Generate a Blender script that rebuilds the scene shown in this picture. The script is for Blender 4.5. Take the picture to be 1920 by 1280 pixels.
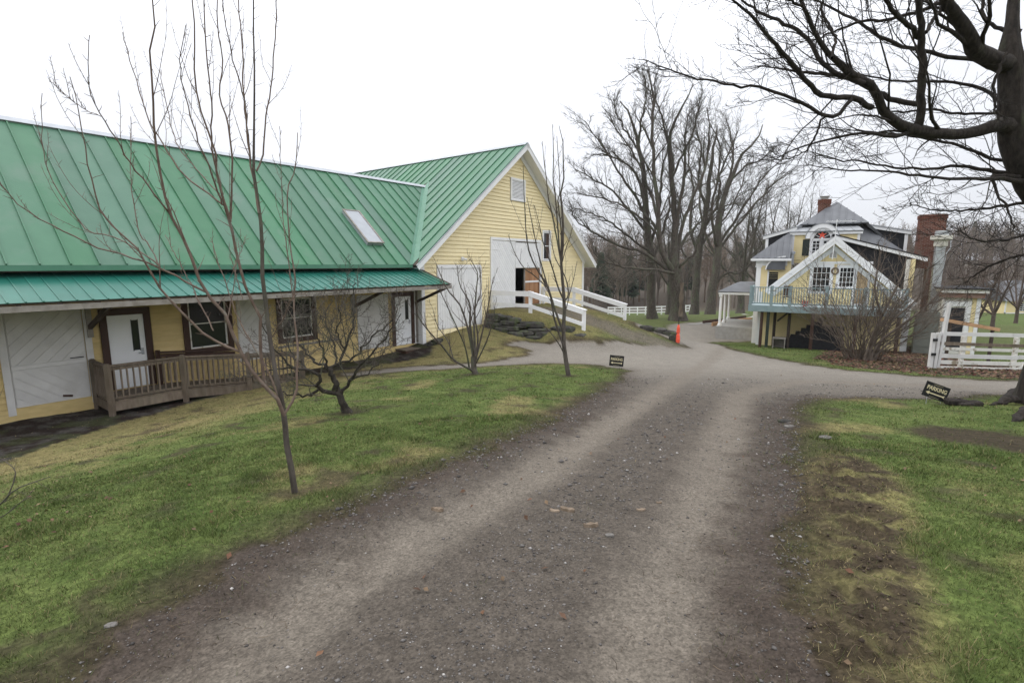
import bpy, math, random
import numpy as np
from mathutils import Matrix, Vector
random.seed(7)
for o in list(bpy.data.objects): bpy.data.objects.remove(o)
scene = bpy.context.scene
COL = scene.collection
# ------------------------------------------------------------------ camera
F = 960.0; PITCH = math.atan(146/960.0)          # focal length in pixels of a 1920 wide frame
cam_d = bpy.data.cameras.new('camera'); cam = bpy.data.objects.new('camera', cam_d); COL.objects.link(cam)
cam_d.sensor_width = 36; cam_d.lens = 18.0; cam_d.clip_start = 0.05; cam_d.clip_end = 3000
cam.location = (0, 0, 0); cam.rotation_euler = (math.pi/2-PITCH, 0, 0)
scene.camera = cam
# ------------------------------------------------------------------ sky: closed cloud cover, brighter overhead
SUN_EL, SUN_AZ = math.radians(52), math.radians(-65)     # azimuth from +Y, negative = left
w = bpy.data.worlds.new('World'); scene.world = w; w.use_nodes = True
nt = w.node_tree; nt.nodes.clear()
def N(t, **k):
    n = nt.nodes.new(t)
    for a, b in k.items(): setattr(n, a, b)
    return n
out = N('ShaderNodeOutputWorld'); mix = N('ShaderNodeMixShader'); mix.inputs[0].default_value = 0.93
sky = N('ShaderNodeTexSky'); sky.sky_type = 'NISHITA'; sky.sun_disc = False
sky.sun_elevation = SUN_EL; sky.sun_rotation = SUN_AZ
bg1 = N('ShaderNodeBackground'); bg1.inputs[1].default_value = 0.1
bg2 = N('ShaderNodeBackground'); bg2.inputs[1].default_value = 1.0
tc = N('ShaderNodeTexCoord'); sep = N('ShaderNodeSeparateXYZ')
nt.links.new(tc.outputs['Generated'], sep.inputs[0])
mr = N('ShaderNodeMapRange'); mr.inputs[1].default_value = 0.0; mr.inputs[2].default_value = 1.0
mr.inputs[3].default_value = 0.76; mr.inputs[4].default_value = 2.45
nt.links.new(sep.outputs[2], mr.inputs[0])
cl = N('ShaderNodeTexNoise'); cl.inputs['Scale'].default_value = 2.2; cl.inputs['Detail'].default_value = 5
mp = N('ShaderNodeMapping'); mp.inputs['Scale'].default_value = (1, 1, 2.5); nt.links.new(tc.outputs['Generated'], mp.inputs[0]); nt.links.new(mp.outputs[0], cl.inputs[0])
mr2 = N('ShaderNodeMapRange'); mr2.inputs[1].default_value = 0.3; mr2.inputs[2].default_value = 0.7; mr2.inputs[3].default_value = 0.86; mr2.inputs[4].default_value = 1.10
nt.links.new(cl.outputs[0], mr2.inputs[0])
mu = N('ShaderNodeMath', operation='MULTIPLY'); nt.links.new(mr.outputs[0], mu.inputs[0]); nt.links.new(mr2.outputs[0], mu.inputs[1])
vm = N('ShaderNodeVectorMath', operation='SCALE'); vm.inputs[0].default_value = (0.955, 0.975, 1.03)
nt.links.new(mu.outputs[0], vm.inputs['Scale']); nt.links.new(vm.outputs[0], bg2.inputs[0])
nt.links.new(sky.outputs[0], bg1.inputs[0]); nt.links.new(bg1.outputs[0], mix.inputs[1]); nt.links.new(bg2.outputs[0], mix.inputs[2])
nt.links.new(mix.outputs[0], out.inputs[0])
sd_ = bpy.data.lights.new('sun', 'SUN'); sd_.energy = 0.9; sd_.angle = math.radians(25); sd_.color = (1, 0.97, 0.92)
so = bpy.data.objects.new('sun', sd_); COL.objects.link(so)
sv = Vector((math.sin(SUN_AZ)*math.cos(SUN_EL), math.cos(SUN_AZ)*math.cos(SUN_EL), math.sin(SUN_EL)))
so.rotation_euler = sv.to_track_quat('Z', 'Y').to_euler(); so.location = (-10, 10, 30)
scene.view_settings.view_transform = 'Standard'; scene.view_settings.look = 'None'
scene.view_settings.exposure = 0.08; scene.view_settings.gamma = 1.0
scene.view_settings.use_curve_mapping = False

# ------------------------------------------------------------------ helpers
def ray(x, y):
    xc = (x-960)/F; yc = (640-y)/F
    d = np.array([xc, math.cos(PITCH)+yc*math.sin(PITCH), -math.sin(PITCH)+yc*math.cos(PITCH)])
    return d/d[1]
def at(x, y, Y): return ray(x, y)*Y
def unit(a): a = np.asarray(a, float); return a/np.linalg.norm(a)
Z3 = np.array([0, 0, 1.0])

def tag(o, label=None, cat=None, group=None, kind=None):
    if label: o['label'] = label
    if cat: o['category'] = cat
    if group: o['group'] = group
    if kind: o['kind'] = kind
    return o
def adopt(o, parent):
    o.parent = parent
    if parent.type == 'EMPTY': o.matrix_parent_inverse = Matrix.Translation(-parent.location)
def mesh(name, verts, faces):
    m = bpy.data.meshes.new(name); m.from_pydata([tuple(map(float, v)) for v in verts], [], faces); m.update(); return m
def link(name, me, mat, parent=None, loc=None, smooth=False):
    o = bpy.data.objects.new(name, me); COL.objects.link(o)
    if mat is not None and len(me.materials) == 0: me.materials.append(mat)
    if loc is not None: o.location = loc
    if parent is not None: adopt(o, parent)
    if smooth: me.polygons.foreach_set('use_smooth', [True]*len(me.polygons))
    return o
def thing(name, loc, label, cat, group=None):
    e = bpy.data.objects.new(name, None); e.empty_display_size = .2; COL.objects.link(e); e.location = tuple(loc)
    return tag(e, label, cat, group)
class G:
    """collects shapes, build() links them as one mesh object"""
    def __init__(s): s.v = []; s.f = []
    def add(s, v, f):
        n = len(s.v); s.v += [tuple(map(float, q)) for q in v]; s.f += [tuple(i+n for i in q) for q in f]; return s
    def prism(s, fr, poly, d0, d1):
        o, a, b, n = fr; k = len(poly)
        area = sum(poly[i][0]*poly[(i+1) % k][1]-poly[(i+1) % k][0]*poly[i][1] for i in range(k))
        if area < 0: poly = poly[::-1]
        f0 = d0 if callable(d0) else (lambda x, y: d0); f1 = d1 if callable(d1) else (lambda x, y: d1)
        v = [o+a*p[0]+b*p[1]+n*f0(*p) for p in poly]+[o+a*p[0]+b*p[1]+n*f1(*p) for p in poly]
        f = [tuple(range(k-1, -1, -1)), tuple(range(k, 2*k))]+[(i, (i+1) % k, k+(i+1) % k, k+i) for i in range(k)]
        return s.add(v, f)
    def box(s, fr, a0, a1, b0, b1, d0, d1): return s.prism(fr, [(a0, b0), (a1, b0), (a1, b1), (a0, b1)], d0, d1)
    def bar(s, p, q, w_, h_, up=Z3):
        p = np.asarray(p, float); q = np.asarray(q, float); t = unit(q-p); sx = np.cross(t, up)
        if np.linalg.norm(sx) < 1e-3: sx = np.cross(t, [0, 1, 0])
        sx = unit(sx); sy = np.cross(sx, t)
        c = [(-1, -1), (1, -1), (1, 1), (-1, 1)]
        v = [p+sx*i*w_/2+sy*j*h_/2 for i, j in c]+[q+sx*i*w_/2+sy*j*h_/2 for i, j in c]
        return s.add(v, [(3, 2, 1, 0), (4, 5, 6, 7)]+[(i, (i+1) % 4, 4+(i+1) % 4, 4+i) for i in range(4)])
    def tube(s, pts, rs, k=8):
        V, Fc = tubes(np.array(pts, float)[None], np.array(rs, float)[None], k)
        return s.add(V, [tuple(q) for q in Fc]+[tuple(range(k-1, -1, -1)), tuple(range(len(V)-k, len(V)))])
    def lathe(s, base, prof, k=16):
        base = np.asarray(base, float); v = []; f = []
        for r, z in prof:
            for i in range(k): v.append(base+[r*math.cos(2*math.pi*i/k), r*math.sin(2*math.pi*i/k), z])
        for j in range(len(prof)-1):
            for i in range(k): f.append((j*k+i, j*k+(i+1) % k, (j+1)*k+(i+1) % k, (j+1)*k+i))
        f.append(tuple(range(k-1, -1, -1))); f.append(tuple(range((len(prof)-1)*k, len(prof)*k)))
        return s.add(v, f)
    def build(s, name, mat, parent=None, loc=None, smooth=False): return link(name, mesh(name, s.v, s.f), mat, parent, loc, smooth)
def clip(poly, a, b, c):
    """keep a*x+b*y+c >= 0"""
    r = []
    for i in range(len(poly)):
        p, q = poly[i], poly[(i+1) % len(poly)]
        dp, dq = a*p[0]+b*p[1]+c, a*q[0]+b*q[1]+c
        if dp >= 0: r.append(p)
        if dp*dq < 0:
            t = dp/(dp-dq); r.append((p[0]+(q[0]-p[0])*t, p[1]+(q[1]-p[1])*t))
    return r
def parea(poly):
    return abs(sum(poly[i][0]*poly[(i+1) % len(poly)][1]-poly[(i+1) % len(poly)][0]*poly[i][1] for i in range(len(poly))))/2 if len(poly) > 2 else 0
def tubes(P_, R_, k):
    """P_ (B,n,3) centre lines, R_ (B,n) radii -> verts, quads"""
    B, n, _ = P_.shape
    T = np.gradient(P_, axis=1); T /= np.linalg.norm(T, axis=2, keepdims=True)+1e-9
    mT = T.mean(axis=1); rv = np.where(np.abs(mT[:, 2:3]) > .8, np.array([[1., .2, 0]]), np.array([[.1, .2, 1.]]))
    ref = np.cross(mT, rv); ref /= np.linalg.norm(ref, axis=1, keepdims=True)+1e-9
    N1 = ref[:, None]-T*(T*ref[:, None]).sum(2, keepdims=True); N1 /= np.linalg.norm(N1, axis=2, keepdims=True)+1e-9
    N2 = np.cross(T, N1)
    a = np.arange(k)*2*math.pi/k
    V = P_[:, :, None]+R_[:, :, None, None]*(np.cos(a)[:, None]*N1[:, :, None]+np.sin(a)[:, None]*N2[:, :, None])
    idx = np.arange(B*n*k).reshape(B, n, k)
    q = np.stack([idx[:, :-1], np.roll(idx, -1, 2)[:, :-1], np.roll(idx, -1, 2)[:, 1:], idx[:, 1:]], -1).reshape(-1, 4)
    return V.reshape(-1, 3), q
def fast_mesh(name, V, Fq, smooth=False, col=None):
    V = np.asarray(V, np.float32); Fq = np.asarray(Fq, np.int32); k = Fq.shape[1]
    m = bpy.data.meshes.new(name); m.vertices.add(len(V)); m.vertices.foreach_set('co', V.ravel())
    m.loops.add(Fq.size); m.loops.foreach_set('vertex_index', Fq.ravel())
    m.polygons.add(len(Fq)); m.polygons.foreach_set('loop_start', np.arange(len(Fq), dtype=np.int32)*k)
    if smooth: m.polygons.foreach_set('use_smooth', np.ones(len(Fq), bool))
    m.update(calc_edges=True)
    if col is not None:
        ca = m.color_attributes.new('gcol', 'FLOAT_COLOR', 'POINT')
        ca.data.foreach_set('color', np.concatenate([col, np.ones((len(col), 1))], 1).astype(np.float32).ravel())
    return m
def vnoise(x, y, seed=0):
    xi = np.floor(x).astype(np.int64); yi = np.floor(y).astype(np.int64); fx = x-xi; fy = y-yi
    fx = fx*fx*(3-2*fx); fy = fy*fy*(3-2*fy)
    def h(a, b):
        n = (a*374761393+b*668265263+seed*1442695041) & 0x7fffffff
        n = ((n ^ (n >> 13))*1274126177) & 0x7fffffff
        n = ((n ^ (n >> 16))*2246822519) & 0x7fffffff
        return (n % 100003)/100003.0
    return (h(xi, yi)*(1-fx)+h(xi+1, yi)*fx)*(1-fy)+(h(xi, yi+1)*(1-fx)+h(xi+1, yi+1)*fx)*fy
def fbm(x, y, seed=0, o=4):
    s = 0; a = .5
    for i in range(o): s = s+a*vnoise(x*2**i+17*i, y*2**i-9*i, seed+i); a *= .5
    return s/(1-.5**o)
def sstep(a, b, x): t = np.clip((x-a)/(b-a), 0, 1); return t*t*(3-2*t)

# ------------------------------------------------------------------ materials
def M(name, c, c2=None, sc=4.0, rough=.7, bump=0.0, bsc=60.0, rand=0.0, spec=.3, stretch=(1, 1, 1), metal=0.0, attr=None, detail=6, c3=None, c3sc=.6, c3lo=.52, c3hi=.7, huerand=0.0, nrough=.5, cells=None):
    m = bpy.data.materials.new(name); m.use_nodes = True; t = m.node_tree; L = t.links; b = t.nodes['Principled BSDF']
    b.inputs['Roughness'].default_value = rough; b.inputs['Specular IOR Level'].default_value = spec; b.inputs['Metallic'].default_value = metal
    co = t.nodes.new('ShaderNodeTexCoord'); mp_ = t.nodes.new('ShaderNodeMapping'); mp_.inputs['Scale'].default_value = stretch
    L.new(co.outputs['Object'], mp_.inputs[0])
    nz = t.nodes.new('ShaderNodeTexNoise'); nz.inputs['Scale'].default_value = sc; nz.inputs['Detail'].default_value = detail; nz.inputs['Roughness'].default_value = nrough; L.new(mp_.outputs[0], nz.inputs[0])
    mx = t.nodes.new('ShaderNodeMix'); mx.data_type = 'RGBA'
    c2 = c2 or c
    r = t.nodes.new('ShaderNodeMapRange'); r.inputs[1].default_value = .3; r.inputs[2].default_value = .7; L.new(nz.outputs[0], r.inputs[0])
    L.new(r.outputs[0], mx.inputs[0]); mx.inputs[6].default_value = (*c, 1); mx.inputs[7].default_value = (*c2, 1)
    res = mx.outputs[2]
    if cells:
        for cs in cells:
            vo = t.nodes.new('ShaderNodeTexVoronoi'); vo.inputs['Scale'].default_value = cs; L.new(mp_.outputs[0], vo.inputs[0])
            bw_ = t.nodes.new('ShaderNodeRGBToBW'); L.new(vo.outputs['Color'], bw_.inputs[0])
            rc = t.nodes.new('ShaderNodeMapRange'); rc.inputs[1].default_value = .15; rc.inputs[2].default_value = .85; rc.inputs[3].default_value = .76; rc.inputs[4].default_value = 1.24; L.new(bw_.outputs[0], rc.inputs[0])
            mc = t.nodes.new('ShaderNodeMix'); mc.data_type = 'RGBA'; mc.blend_type = 'MULTIPLY'; mc.inputs[0].default_value = 1; L.new(res, mc.inputs[6]); L.new(rc.outputs[0], mc.inputs[7]); res = mc.outputs[2]
    if attr:
        at_ = t.nodes.new('ShaderNodeAttribute'); at_.attribute_name = attr
        m2 = t.nodes.new('ShaderNodeMix'); m2.data_type = 'RGBA'; m2.blend_type = 'MULTIPLY'; m2.inputs[0].default_value = 1
        L.new(at_.outputs[0], m2.inputs[6]); L.new(res, m2.inputs[7]); res = m2.outputs[2]
    if c3:
        n3 = t.nodes.new('ShaderNodeTexNoise'); n3.inputs['Scale'].default_value = c3sc; n3.inputs['Detail'].default_value = 8; n3.inputs['Roughness'].default_value = .65; L.new(mp_.outputs[0], n3.inputs[0])
        r3 = t.nodes.new('ShaderNodeMapRange'); r3.inputs[1].default_value = c3lo; r3.inputs[2].default_value = c3hi; L.new(n3.outputs[0], r3.inputs[0])
        m3 = t.nodes.new('ShaderNodeMix'); m3.data_type = 'RGBA'; L.new(r3.outputs[0], m3.inputs[0]); L.new(res, m3.inputs[6]); m3.inputs[7].default_value = (*c3, 1); res = m3.outputs[2]
    if rand or huerand:
        oi = t.nodes.new('ShaderNodeObjectInfo'); hs = t.nodes.new('ShaderNodeHueSaturation')
        rr = t.nodes.new('ShaderNodeMapRange'); rr.inputs[3].default_value = 1-rand; rr.inputs[4].default_value = 1+rand
        L.new(oi.outputs['Random'], rr.inputs[0]); L.new(rr.outputs[0], hs.inputs['Value'])
        if huerand:
            wn = t.nodes.new('ShaderNodeTexWhiteNoise'); wn.noise_dimensions = '1D'; L.new(oi.outputs['Random'], wn.inputs['W'])
            rh = t.nodes.new('ShaderNodeMapRange'); rh.inputs[3].default_value = .5-huerand; rh.inputs[4].default_value = .5+huerand
            L.new(wn.outputs[0], rh.inputs[0]); L.new(rh.outputs[0], hs.inputs['Hue'])
            rs = t.nodes.new('ShaderNodeMapRange'); rs.inputs[3].default_value = 1.1; rs.inputs[4].default_value = .8
            L.new(wn.outputs[0], rs.inputs[0]); L.new(rs.outputs[0], hs.inputs['Saturation'])
        L.new(res, hs.inputs['Color']); res = hs.outputs[0]
    L.new(res, b.inputs['Base Color'])
    if bump:
        n2 = t.nodes.new('ShaderNodeTexNoise'); n2.inputs['Scale'].default_value = bsc; n2.inputs['Detail'].default_value = 8; n2.inputs['Roughness'].default_value = .65; L.new(mp_.outputs[0], n2.inputs[0])
        bp = t.nodes.new('ShaderNodeBump'); bp.inputs['Strength'].default_value = 1; bp.inputs['Distance'].default_value = bump; L.new(n2.outputs[0], bp.inputs['Height']); L.new(bp.outputs[0], b.inputs['Normal'])
    return m
MT = dict(
    ground=M('ground_soil', (.5, .5, .5), (1.5, 1.48, 1.42), 14, .95, .014, 45, spec=.1, attr='gcol', detail=12, nrough=.72, cells=(40,)),
    gravel=M('gravel', (.62, .62, .62), (1.38, 1.38, 1.38), 30, .95, .008, 90, spec=.12, attr='gcol', detail=10, nrough=.7, cells=(85,)),
    grass=M('grass_blade', (.8, .8, .8), (1.2, 1.2, 1.2), 3, .75, spec=.15, attr='gcol'),
    pebble=M('pebble', (.7, .7, .7), (1.3, 1.3, 1.3), 20, .85, attr='gcol', spec=.2),
    leaf=M('dead_leaf', (.7, .7, .7), (1.3, 1.3, 1.3), 20, .8, attr='gcol', spec=.2),
    green=M('green_standing_seam', (.046, .155, .084), (.057, .175, .096), 1.6, .48, .004, 2.2, rand=.11, spec=.4, huerand=.010, c3=(.080, .175, .112), c3sc=.9),
    teal=M('teal_ribbed_metal', (.012, .118, .086), (.020, .145, .108), 2, .36, .001, 6, rand=.05, spec=.5),
    flash=M('grey_metal_flashing', (.36, .38, .40), (.46, .48, .50), 3, .45, rand=.04, metal=.3),
    greenflash=M('green_flashing', (.072, .20, .125), (.10, .235, .16), 2, .45, rand=.05),
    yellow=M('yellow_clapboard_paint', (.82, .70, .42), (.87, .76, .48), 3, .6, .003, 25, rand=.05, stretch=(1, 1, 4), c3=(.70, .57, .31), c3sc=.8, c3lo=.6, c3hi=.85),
    shadeyellow=M('old_shaded_yellow_paint', (.56, .425, .185), (.66, .51, .24), 3, .65, .004, 25, rand=.07, stretch=(1, 1, 3), c3=(.38, .285, .14), c3sc=1.3, c3lo=.58, c3hi=.85),  # wing yellow darkened to hold the porch's shade in the colour; blotches are wear
    hyellow=M('house_yellow_paint', (.78, .65, .34), (.83, .70, .40), 2, .6, rand=.03),
    white=M('white_paint', (.78, .78, .78), (.84, .84, .83), 3, .5, .002, 20, rand=.03, c3=(.62, .61, .57), c3sc=1.4, c3lo=.62, c3hi=.9),
    dullwhite=M('dull_grey_white_paint', (.58, .57, .55), (.66, .65, .63), 3, .6, .002, 20, rand=.05, c3=(.46, .44, .40), c3sc=1.1, c3lo=.55, c3hi=.85),  # on the wing doors this greyer white also has the porch's shade painted in
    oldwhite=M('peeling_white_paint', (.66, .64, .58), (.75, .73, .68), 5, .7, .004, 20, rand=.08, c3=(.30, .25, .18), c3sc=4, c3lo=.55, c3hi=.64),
    door=M('white_door_enamel', (.76, .77, .78), (.80, .81, .82), 2, .4, rand=.02),
    brown=M('brown_trim', (.045, .022, .014), (.065, .033, .022), 5, .6, .003, 30, stretch=(1, 1, .3)),
    weath=M('weathered_wood', (.105, .080, .057), (.205, .165, .125), 9, .85, .006, 40, rand=.16, stretch=(1, 1, .25), c3=(.11, .10, .065), c3sc=2, c3lo=.5, c3hi=.8),
    beam=M('grey_weathered_beam', (.20, .18, .155), (.32, .295, .265), 6, .85, .005, 40, rand=.1),
    darkbeam=M('dark_stained_wood', (.05, .038, .03), (.08, .06, .045), 8, .8, .004, 40),
    glass=M('dark_window_glass', (.012, .013, .014), (.02, .021, .022), 2, .08, spec=.5),
    black=M('black_paint', (.012, .012, .012), (.02, .02, .02), 8, .5),
    interior=M('dark_barn_boards', (.05, .04, .03), (.08, .06, .045), 4, .9),
    ply=M('orange_plywood', (.27, .13, .06), (.40, .22, .115), 1.5, .65, .002, 20, stretch=(3, 3, .6)),
    stone=M('field_stone', (.03, .028, .025), (.098, .092, .082), 5, .95, .02, 14, rand=.3, c3=(.07, .085, .04), c3sc=3, c3lo=.5, c3hi=.65),
    bark=M('grey_bark', (.05, .041, .033), (.125, .107, .09), 14, .95, .02, 30, rand=.08, stretch=(1, 1, .35), c3=(.10, .115, .07), c3sc=2.5, c3lo=.5, c3hi=.7),
    youngbark=M('young_red_brown_bark', (.10, .068, .05), (.185, .135, .105), 12, .8, .003, 60, rand=.05, c3=(.20, .19, .16), c3sc=5, c3lo=.55, c3hi=.7),
    twig=M('dark_twig', (.07, .05, .04), (.125, .095, .08), 8, .85, rand=.05),
    maplebark=M('dark_maple_bark', (.014, .011, .009), (.046, .037, .030), 16, .95, .03, 22, stretch=(1, 1, .4), c3=(.055, .062, .034), c3sc=3, c3lo=.58, c3hi=.75),
    fartwig=M('far_wood_twigs', (.115, .096, .080), (.190, .160, .136), .15, .9, attr='gcol'),
    applebark=M('mossy_apple_bark', (.020, .017, .013), (.062, .053, .042), 16, .95, .012, 40, c3=(.15, .155, .13), c3sc=7, c3lo=.60, c3hi=.72),
    slate=M('grey_metal_roof', (.078, .082, .09), (.115, .12, .128), 2, .45, rand=.07, spec=.5),
    slatelight=M('light_grey_metal_roof', (.24, .25, .26), (.32, .33, .34), 2, .42, rand=.06, spec=.5),
    charcoal=M('charcoal_shingle', (.018, .018, .02), (.03, .03, .033), 6, .9, .004, 30),
    brick=M('red_brick', (.115, .045, .03), (.20, .08, .055), 18, .9, .006, 60, c3=(.06, .04, .035), c3sc=1.2, c3lo=.52, c3hi=.72),
    mortar=M('mortar', (.34, .30, .26), (.40, .36, .31), 10, .95),
    deckblue=M('grey_blue_deck_paint', (.20, .27, .28), (.26, .33, .335), 4, .6, rand=.05),
    decklight=M('pale_deck_boards', (.42, .52, .54), (.5, .58, .6), 4, .6),
    metal=M('galvanised_duct', (.40, .42, .42), (.52, .54, .54), 4, .4, metal=.5),
    cream=M('cream_fan_housing', (.55, .52, .44), (.62, .60, .52), 4, .5),
    orange=M('fluorescent_orange_plastic', (.85, .10, .05), (.95, .14, .08), 6, .5),
    gold=M('gold_print', (.60, .52, .31), (.66, .58, .37), 6, .5),
    signblack=M('sign_black', (.012, .012, .012), (.018, .018, .018), 6, .35),
    chip=M('split_wood', (.13, .095, .062), (.26, .20, .145), 14, .85, .004, 40, rand=.2),
    red=M('red_plastic', (.5, .03, .04), (.55, .05, .05), 4, .5),
    lumber=M('raw_lumber', (.40, .23, .12), (.52, .32, .18), 6, .8, rand=.1),
    concrete=M('grey_concrete', (.30, .29, .27), (.38, .37, .35), 5, .9, .003, 40),
    shutter=M('dark_green_shutter', (.025, .035, .028), (.035, .045, .036), 5, .6),
    needles=M('pine_needles', (.022, .034, .018), (.04, .055, .028), .3, .9),
)

# ------------------------------------------------------------------ terrain
U = np.array([.6, .8, 0]); Vv = np.array([-.8, .6, 0])      # barn axes: along the wing, and back into it
O = np.array([-4.1364, 23.3681, 0])
def bw(t, s, z): return O+U*t+Vv*s+Z3*z
_c = [(0, -14, -.9), (14, -14, -.8), (-14, -14, -1.6), (-30, -10, -3), (30, -10, -1.0),
      (0, 0, -1.65), (8, 0, -1.62), (-8, 0, -2.3), (.5, 4, -2.09), (2, 8, -2.53), (4, 13, -3.08), (6, 19, -3.75),
      (10.3, 10.2, -2.77), (14.4, 17.2, -3.54), (8.2, 9.8, -2.73), (20, 12, -3.1), (20, 5, -2.2), (30, 12, -3.2),
      (15.5, 22.5, -4.12), (13.95, 28.5, -4.68), (21, 25, -4.55), (28, 20, -4.1), (10.5, 24, -4.2),
      (-2.1, 4.6, -2.22), (-3.1, 9.4, -2.8), (-1.2, 15.5, -3.38), (1.7, 14.9, -3.3), (-6, 9, -3.15), (-9, 8, -3.5),
      (.95, 22.7, -3.72), (5.2, 24.7, -3.88), (8.9, 26.7, -4.25), (10, 33, -4.72), (14, 38, -4.72), (5, 37, -4.5), (13, 42, -4.6), (8, 45, -4.75), (22, 45, -4.7), (32, 36, -4.7),
      (10, 62, -6.6), (0, 62, -6.6), (28, 62, -6.0), (16, 85, -8.4), (-20, 65, -6.5), (60, 62, -6), (45, 30, -4.9), (-32, 8, -4.6), (-30, 32, -4.2), (-18, 45, -4.6), (60, 0, -2), (-60, 0, -5), (80, 90, -7), (-40, 90, -8), (60, 30, -5)]
for t in (-20, -16, -12, -8, -4): _c += [tuple(bw(t, .4, -3.98)), tuple(bw(t, -1.5, -3.98))]
for t in (-16, -11, -6): _c += [tuple(bw(t, -4.0, -3.72))]
_c += [tuple(bw(.1, -.3, -3.66)), tuple(bw(-1.2, -1, -3.93)), tuple(bw(2.5, -.2, -3.25)), tuple(bw(4.4, -.2, -3.2)), tuple(bw(2.5, -3, -3.58)), tuple(bw(5, -3.2, -3.6)), tuple(bw(0, -3, -3.75)),
       tuple(bw(8, 3, -3.3)), tuple(bw(15, 0, -3.4)), tuple(bw(15, -4, -4.1)), tuple(bw(11, -10, -4.15)), tuple(bw(12, 12, -3.8))]
_c = np.array(_c)
def _tps(r2): return np.where(r2 > 0, r2*np.log(np.maximum(r2, 1e-12)), 0)
_n = len(_c)
_A = np.zeros((_n+3, _n+3)); _d = ((_c[:, None, :2]-_c[None, :, :2])**2).sum(-1)
_A[:_n, :_n] = _tps(_d)+np.eye(_n)*.4; _A[:_n, _n] = 1; _A[:_n, _n+1:] = _c[:, :2]; _A[_n:, :_n] = _A[:_n, _n:].T
_w = np.linalg.solve(_A, np.concatenate([_c[:, 2], [0, 0, 0]]))
def gz0(x, y):
    x = np.atleast_1d(np.asarray(x, float)); y = np.atleast_1d(np.asarray(y, float)); r = np.empty(x.shape)
    xf, yf = x.ravel(), y.ravel(); rf = np.empty(xf.shape)
    xc, yc = np.clip(xf, -70, 90), np.clip(yf, -14, 95)
    for i in range(0, len(xf), 20000):
        a, b = xc[i:i+20000], yc[i:i+20000]
        d = (a[:, None]-_c[:, 0])**2+(b[:, None]-_c[:, 1])**2
        rf[i:i+20000] = _tps(d)@_w[:_n]+_w[_n]+_w[_n+1]*a+_w[_n+2]*b
    return rf.reshape(x.shape)
def gz(x, y):
    x = np.atleast_1d(np.asarray(x, float)); y = np.atleast_1d(np.asarray(y, float))
    z = gz0(x, y)
    # ramp of earth up to the big barn doors
    px, py = x-O[0], y-O[1]; t = px*.6+py*.8; s = -px*.8+py*.6
    prof = np.interp(-s, [-2, 0, 2.6, 5.6, 8.5, 12], [-2.42, -2.42, -2.48, -3.1, -3.85, -5])
    kl = np.interp(-s, [0, 3.2, 5, 9], [2.2, 1.6, .55, .35])
    zr = prof-np.maximum(0, 4.75-t)*kl-np.maximum(0, t-10.3)*.42
    zr = np.where((s < 3) & (s > -13), zr, -99)
    k = .12; h = np.clip(.5+.5*(zr-z)/k, 0, 1); z = z+(zr-z)*h+k*h*(1-h)
    # far land: dips beyond the paddock, then a wooded hill
    r = np.hypot(x, y); f = sstep(95, 330, r)
    az = np.degrees(np.arctan2(x, np.maximum(y, 1e-3)))
    z = z+f*(8.5-1.0*sstep(30, 45, az)+4*(fbm(x/90, y/90, 3)-.5)*2)
    m = sstep(1.5, 12, r)
    lawn = 1-0*m
    z = z+(fbm(x*.55, y*.55, 11)-.5)*.10*sstep(60, 20, r)+(fbm(x*2.6, y*2.6, 21)-.5)*.045*sstep(30, 10, r)
    return z
def gz1(x, y): return float(gz(np.array([x]), np.array([y]))[0])
def ground(px, py):
    d = ray(px, py); k = np.concatenate([np.linspace(1, 45, 900), np.linspace(45, 160, 500)])
    h = k*d[2]-gz(k*d[0], k*d[1]); i = int(np.argmax(h < 0))
    if h[i] >= 0: i = len(k)-1
    a = h[i-1]/(h[i-1]-h[i]) if i else 0
    kk = k[i-1]+(k[i]-k[i-1])*a
    return d*kk
def gpoly(pts): return np.array([ground(*p)[:2] if len(p) == 2 else p[:2] for p in pts])
def sdpoly(x, y, poly):
    """signed distance, negative inside"""
    d = np.full(x.shape, 1e9); ins = np.zeros(x.shape, bool)
    for i in range(len(poly)):
        a, b = poly[i], poly[(i+1) % len(poly)]; e = b-a
        t = np.clip(((x-a[0])*e[0]+(y-a[1])*e[1])/(e@e+1e-12), 0, 1)
        d = np.minimum(d, (x-a[0]-t*e[0])**2+(y-a[1]-t*e[1])**2)
        c = ((a[1] > y) != (b[1] > y)) & (x < (b[0]-a[0])*(y-a[1])/(b[1]-a[1]+1e-12)+a[0]); ins ^= c
    d = np.sqrt(d); return np.where(ins, -d, d)
def dline(x, y, ln):
    d = np.full(x.shape, 1e9)
    for i in range(len(ln)-1):
        a, b = ln[i], ln[i+1]; e = b-a
        t = np.clip(((x-a[0])*e[0]+(y-a[1])*e[1])/(e@e+1e-12), 0, 1)
        d = np.minimum(d, (x-a[0]-t*e[0])**2+(y-a[1]-t*e[1])**2)
    return np.sqrt(d)
W3 = 0
ROAD = gpoly([(-2.9, -9, W3), (-2.45, 0, W3), (150, 1272), (330, 1150), (500, 1040), (620, 968), (760, 900), (900, 842), (1020, 790), (1100, 750), (1163, 714), (1182, 694),
              (1130, 684), (1040, 680), (900, 687), (780, 694), (640, 704), (640, 698), (780, 687), (930, 677), (985, 668), (1000, 656), (955, 646), (965, 640), (1085, 640), (1130, 645), (1210, 648), (1290, 651),
              (1268, 641), (1235, 626), (1195, 613), (1190, 608), (1260, 607), (1310, 604), (1335, 602), (1420, 602), (1420, 640), (1360, 641), (1330, 640), (1350, 648), (1400, 662), (1470, 676), (1560, 692), (1700, 704), (1900, 714), (44, 13.5, W3), (44, 9.6, W3),
              (1880, 738), (1700, 746), (1530, 744), (1492, 757), (1478, 800), (1478, 860), (1476, 930), (1470, 1000), (1468, 1100), (1490, 1280), (1.75, 0, W3), (1.9, -9, W3)])
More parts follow.
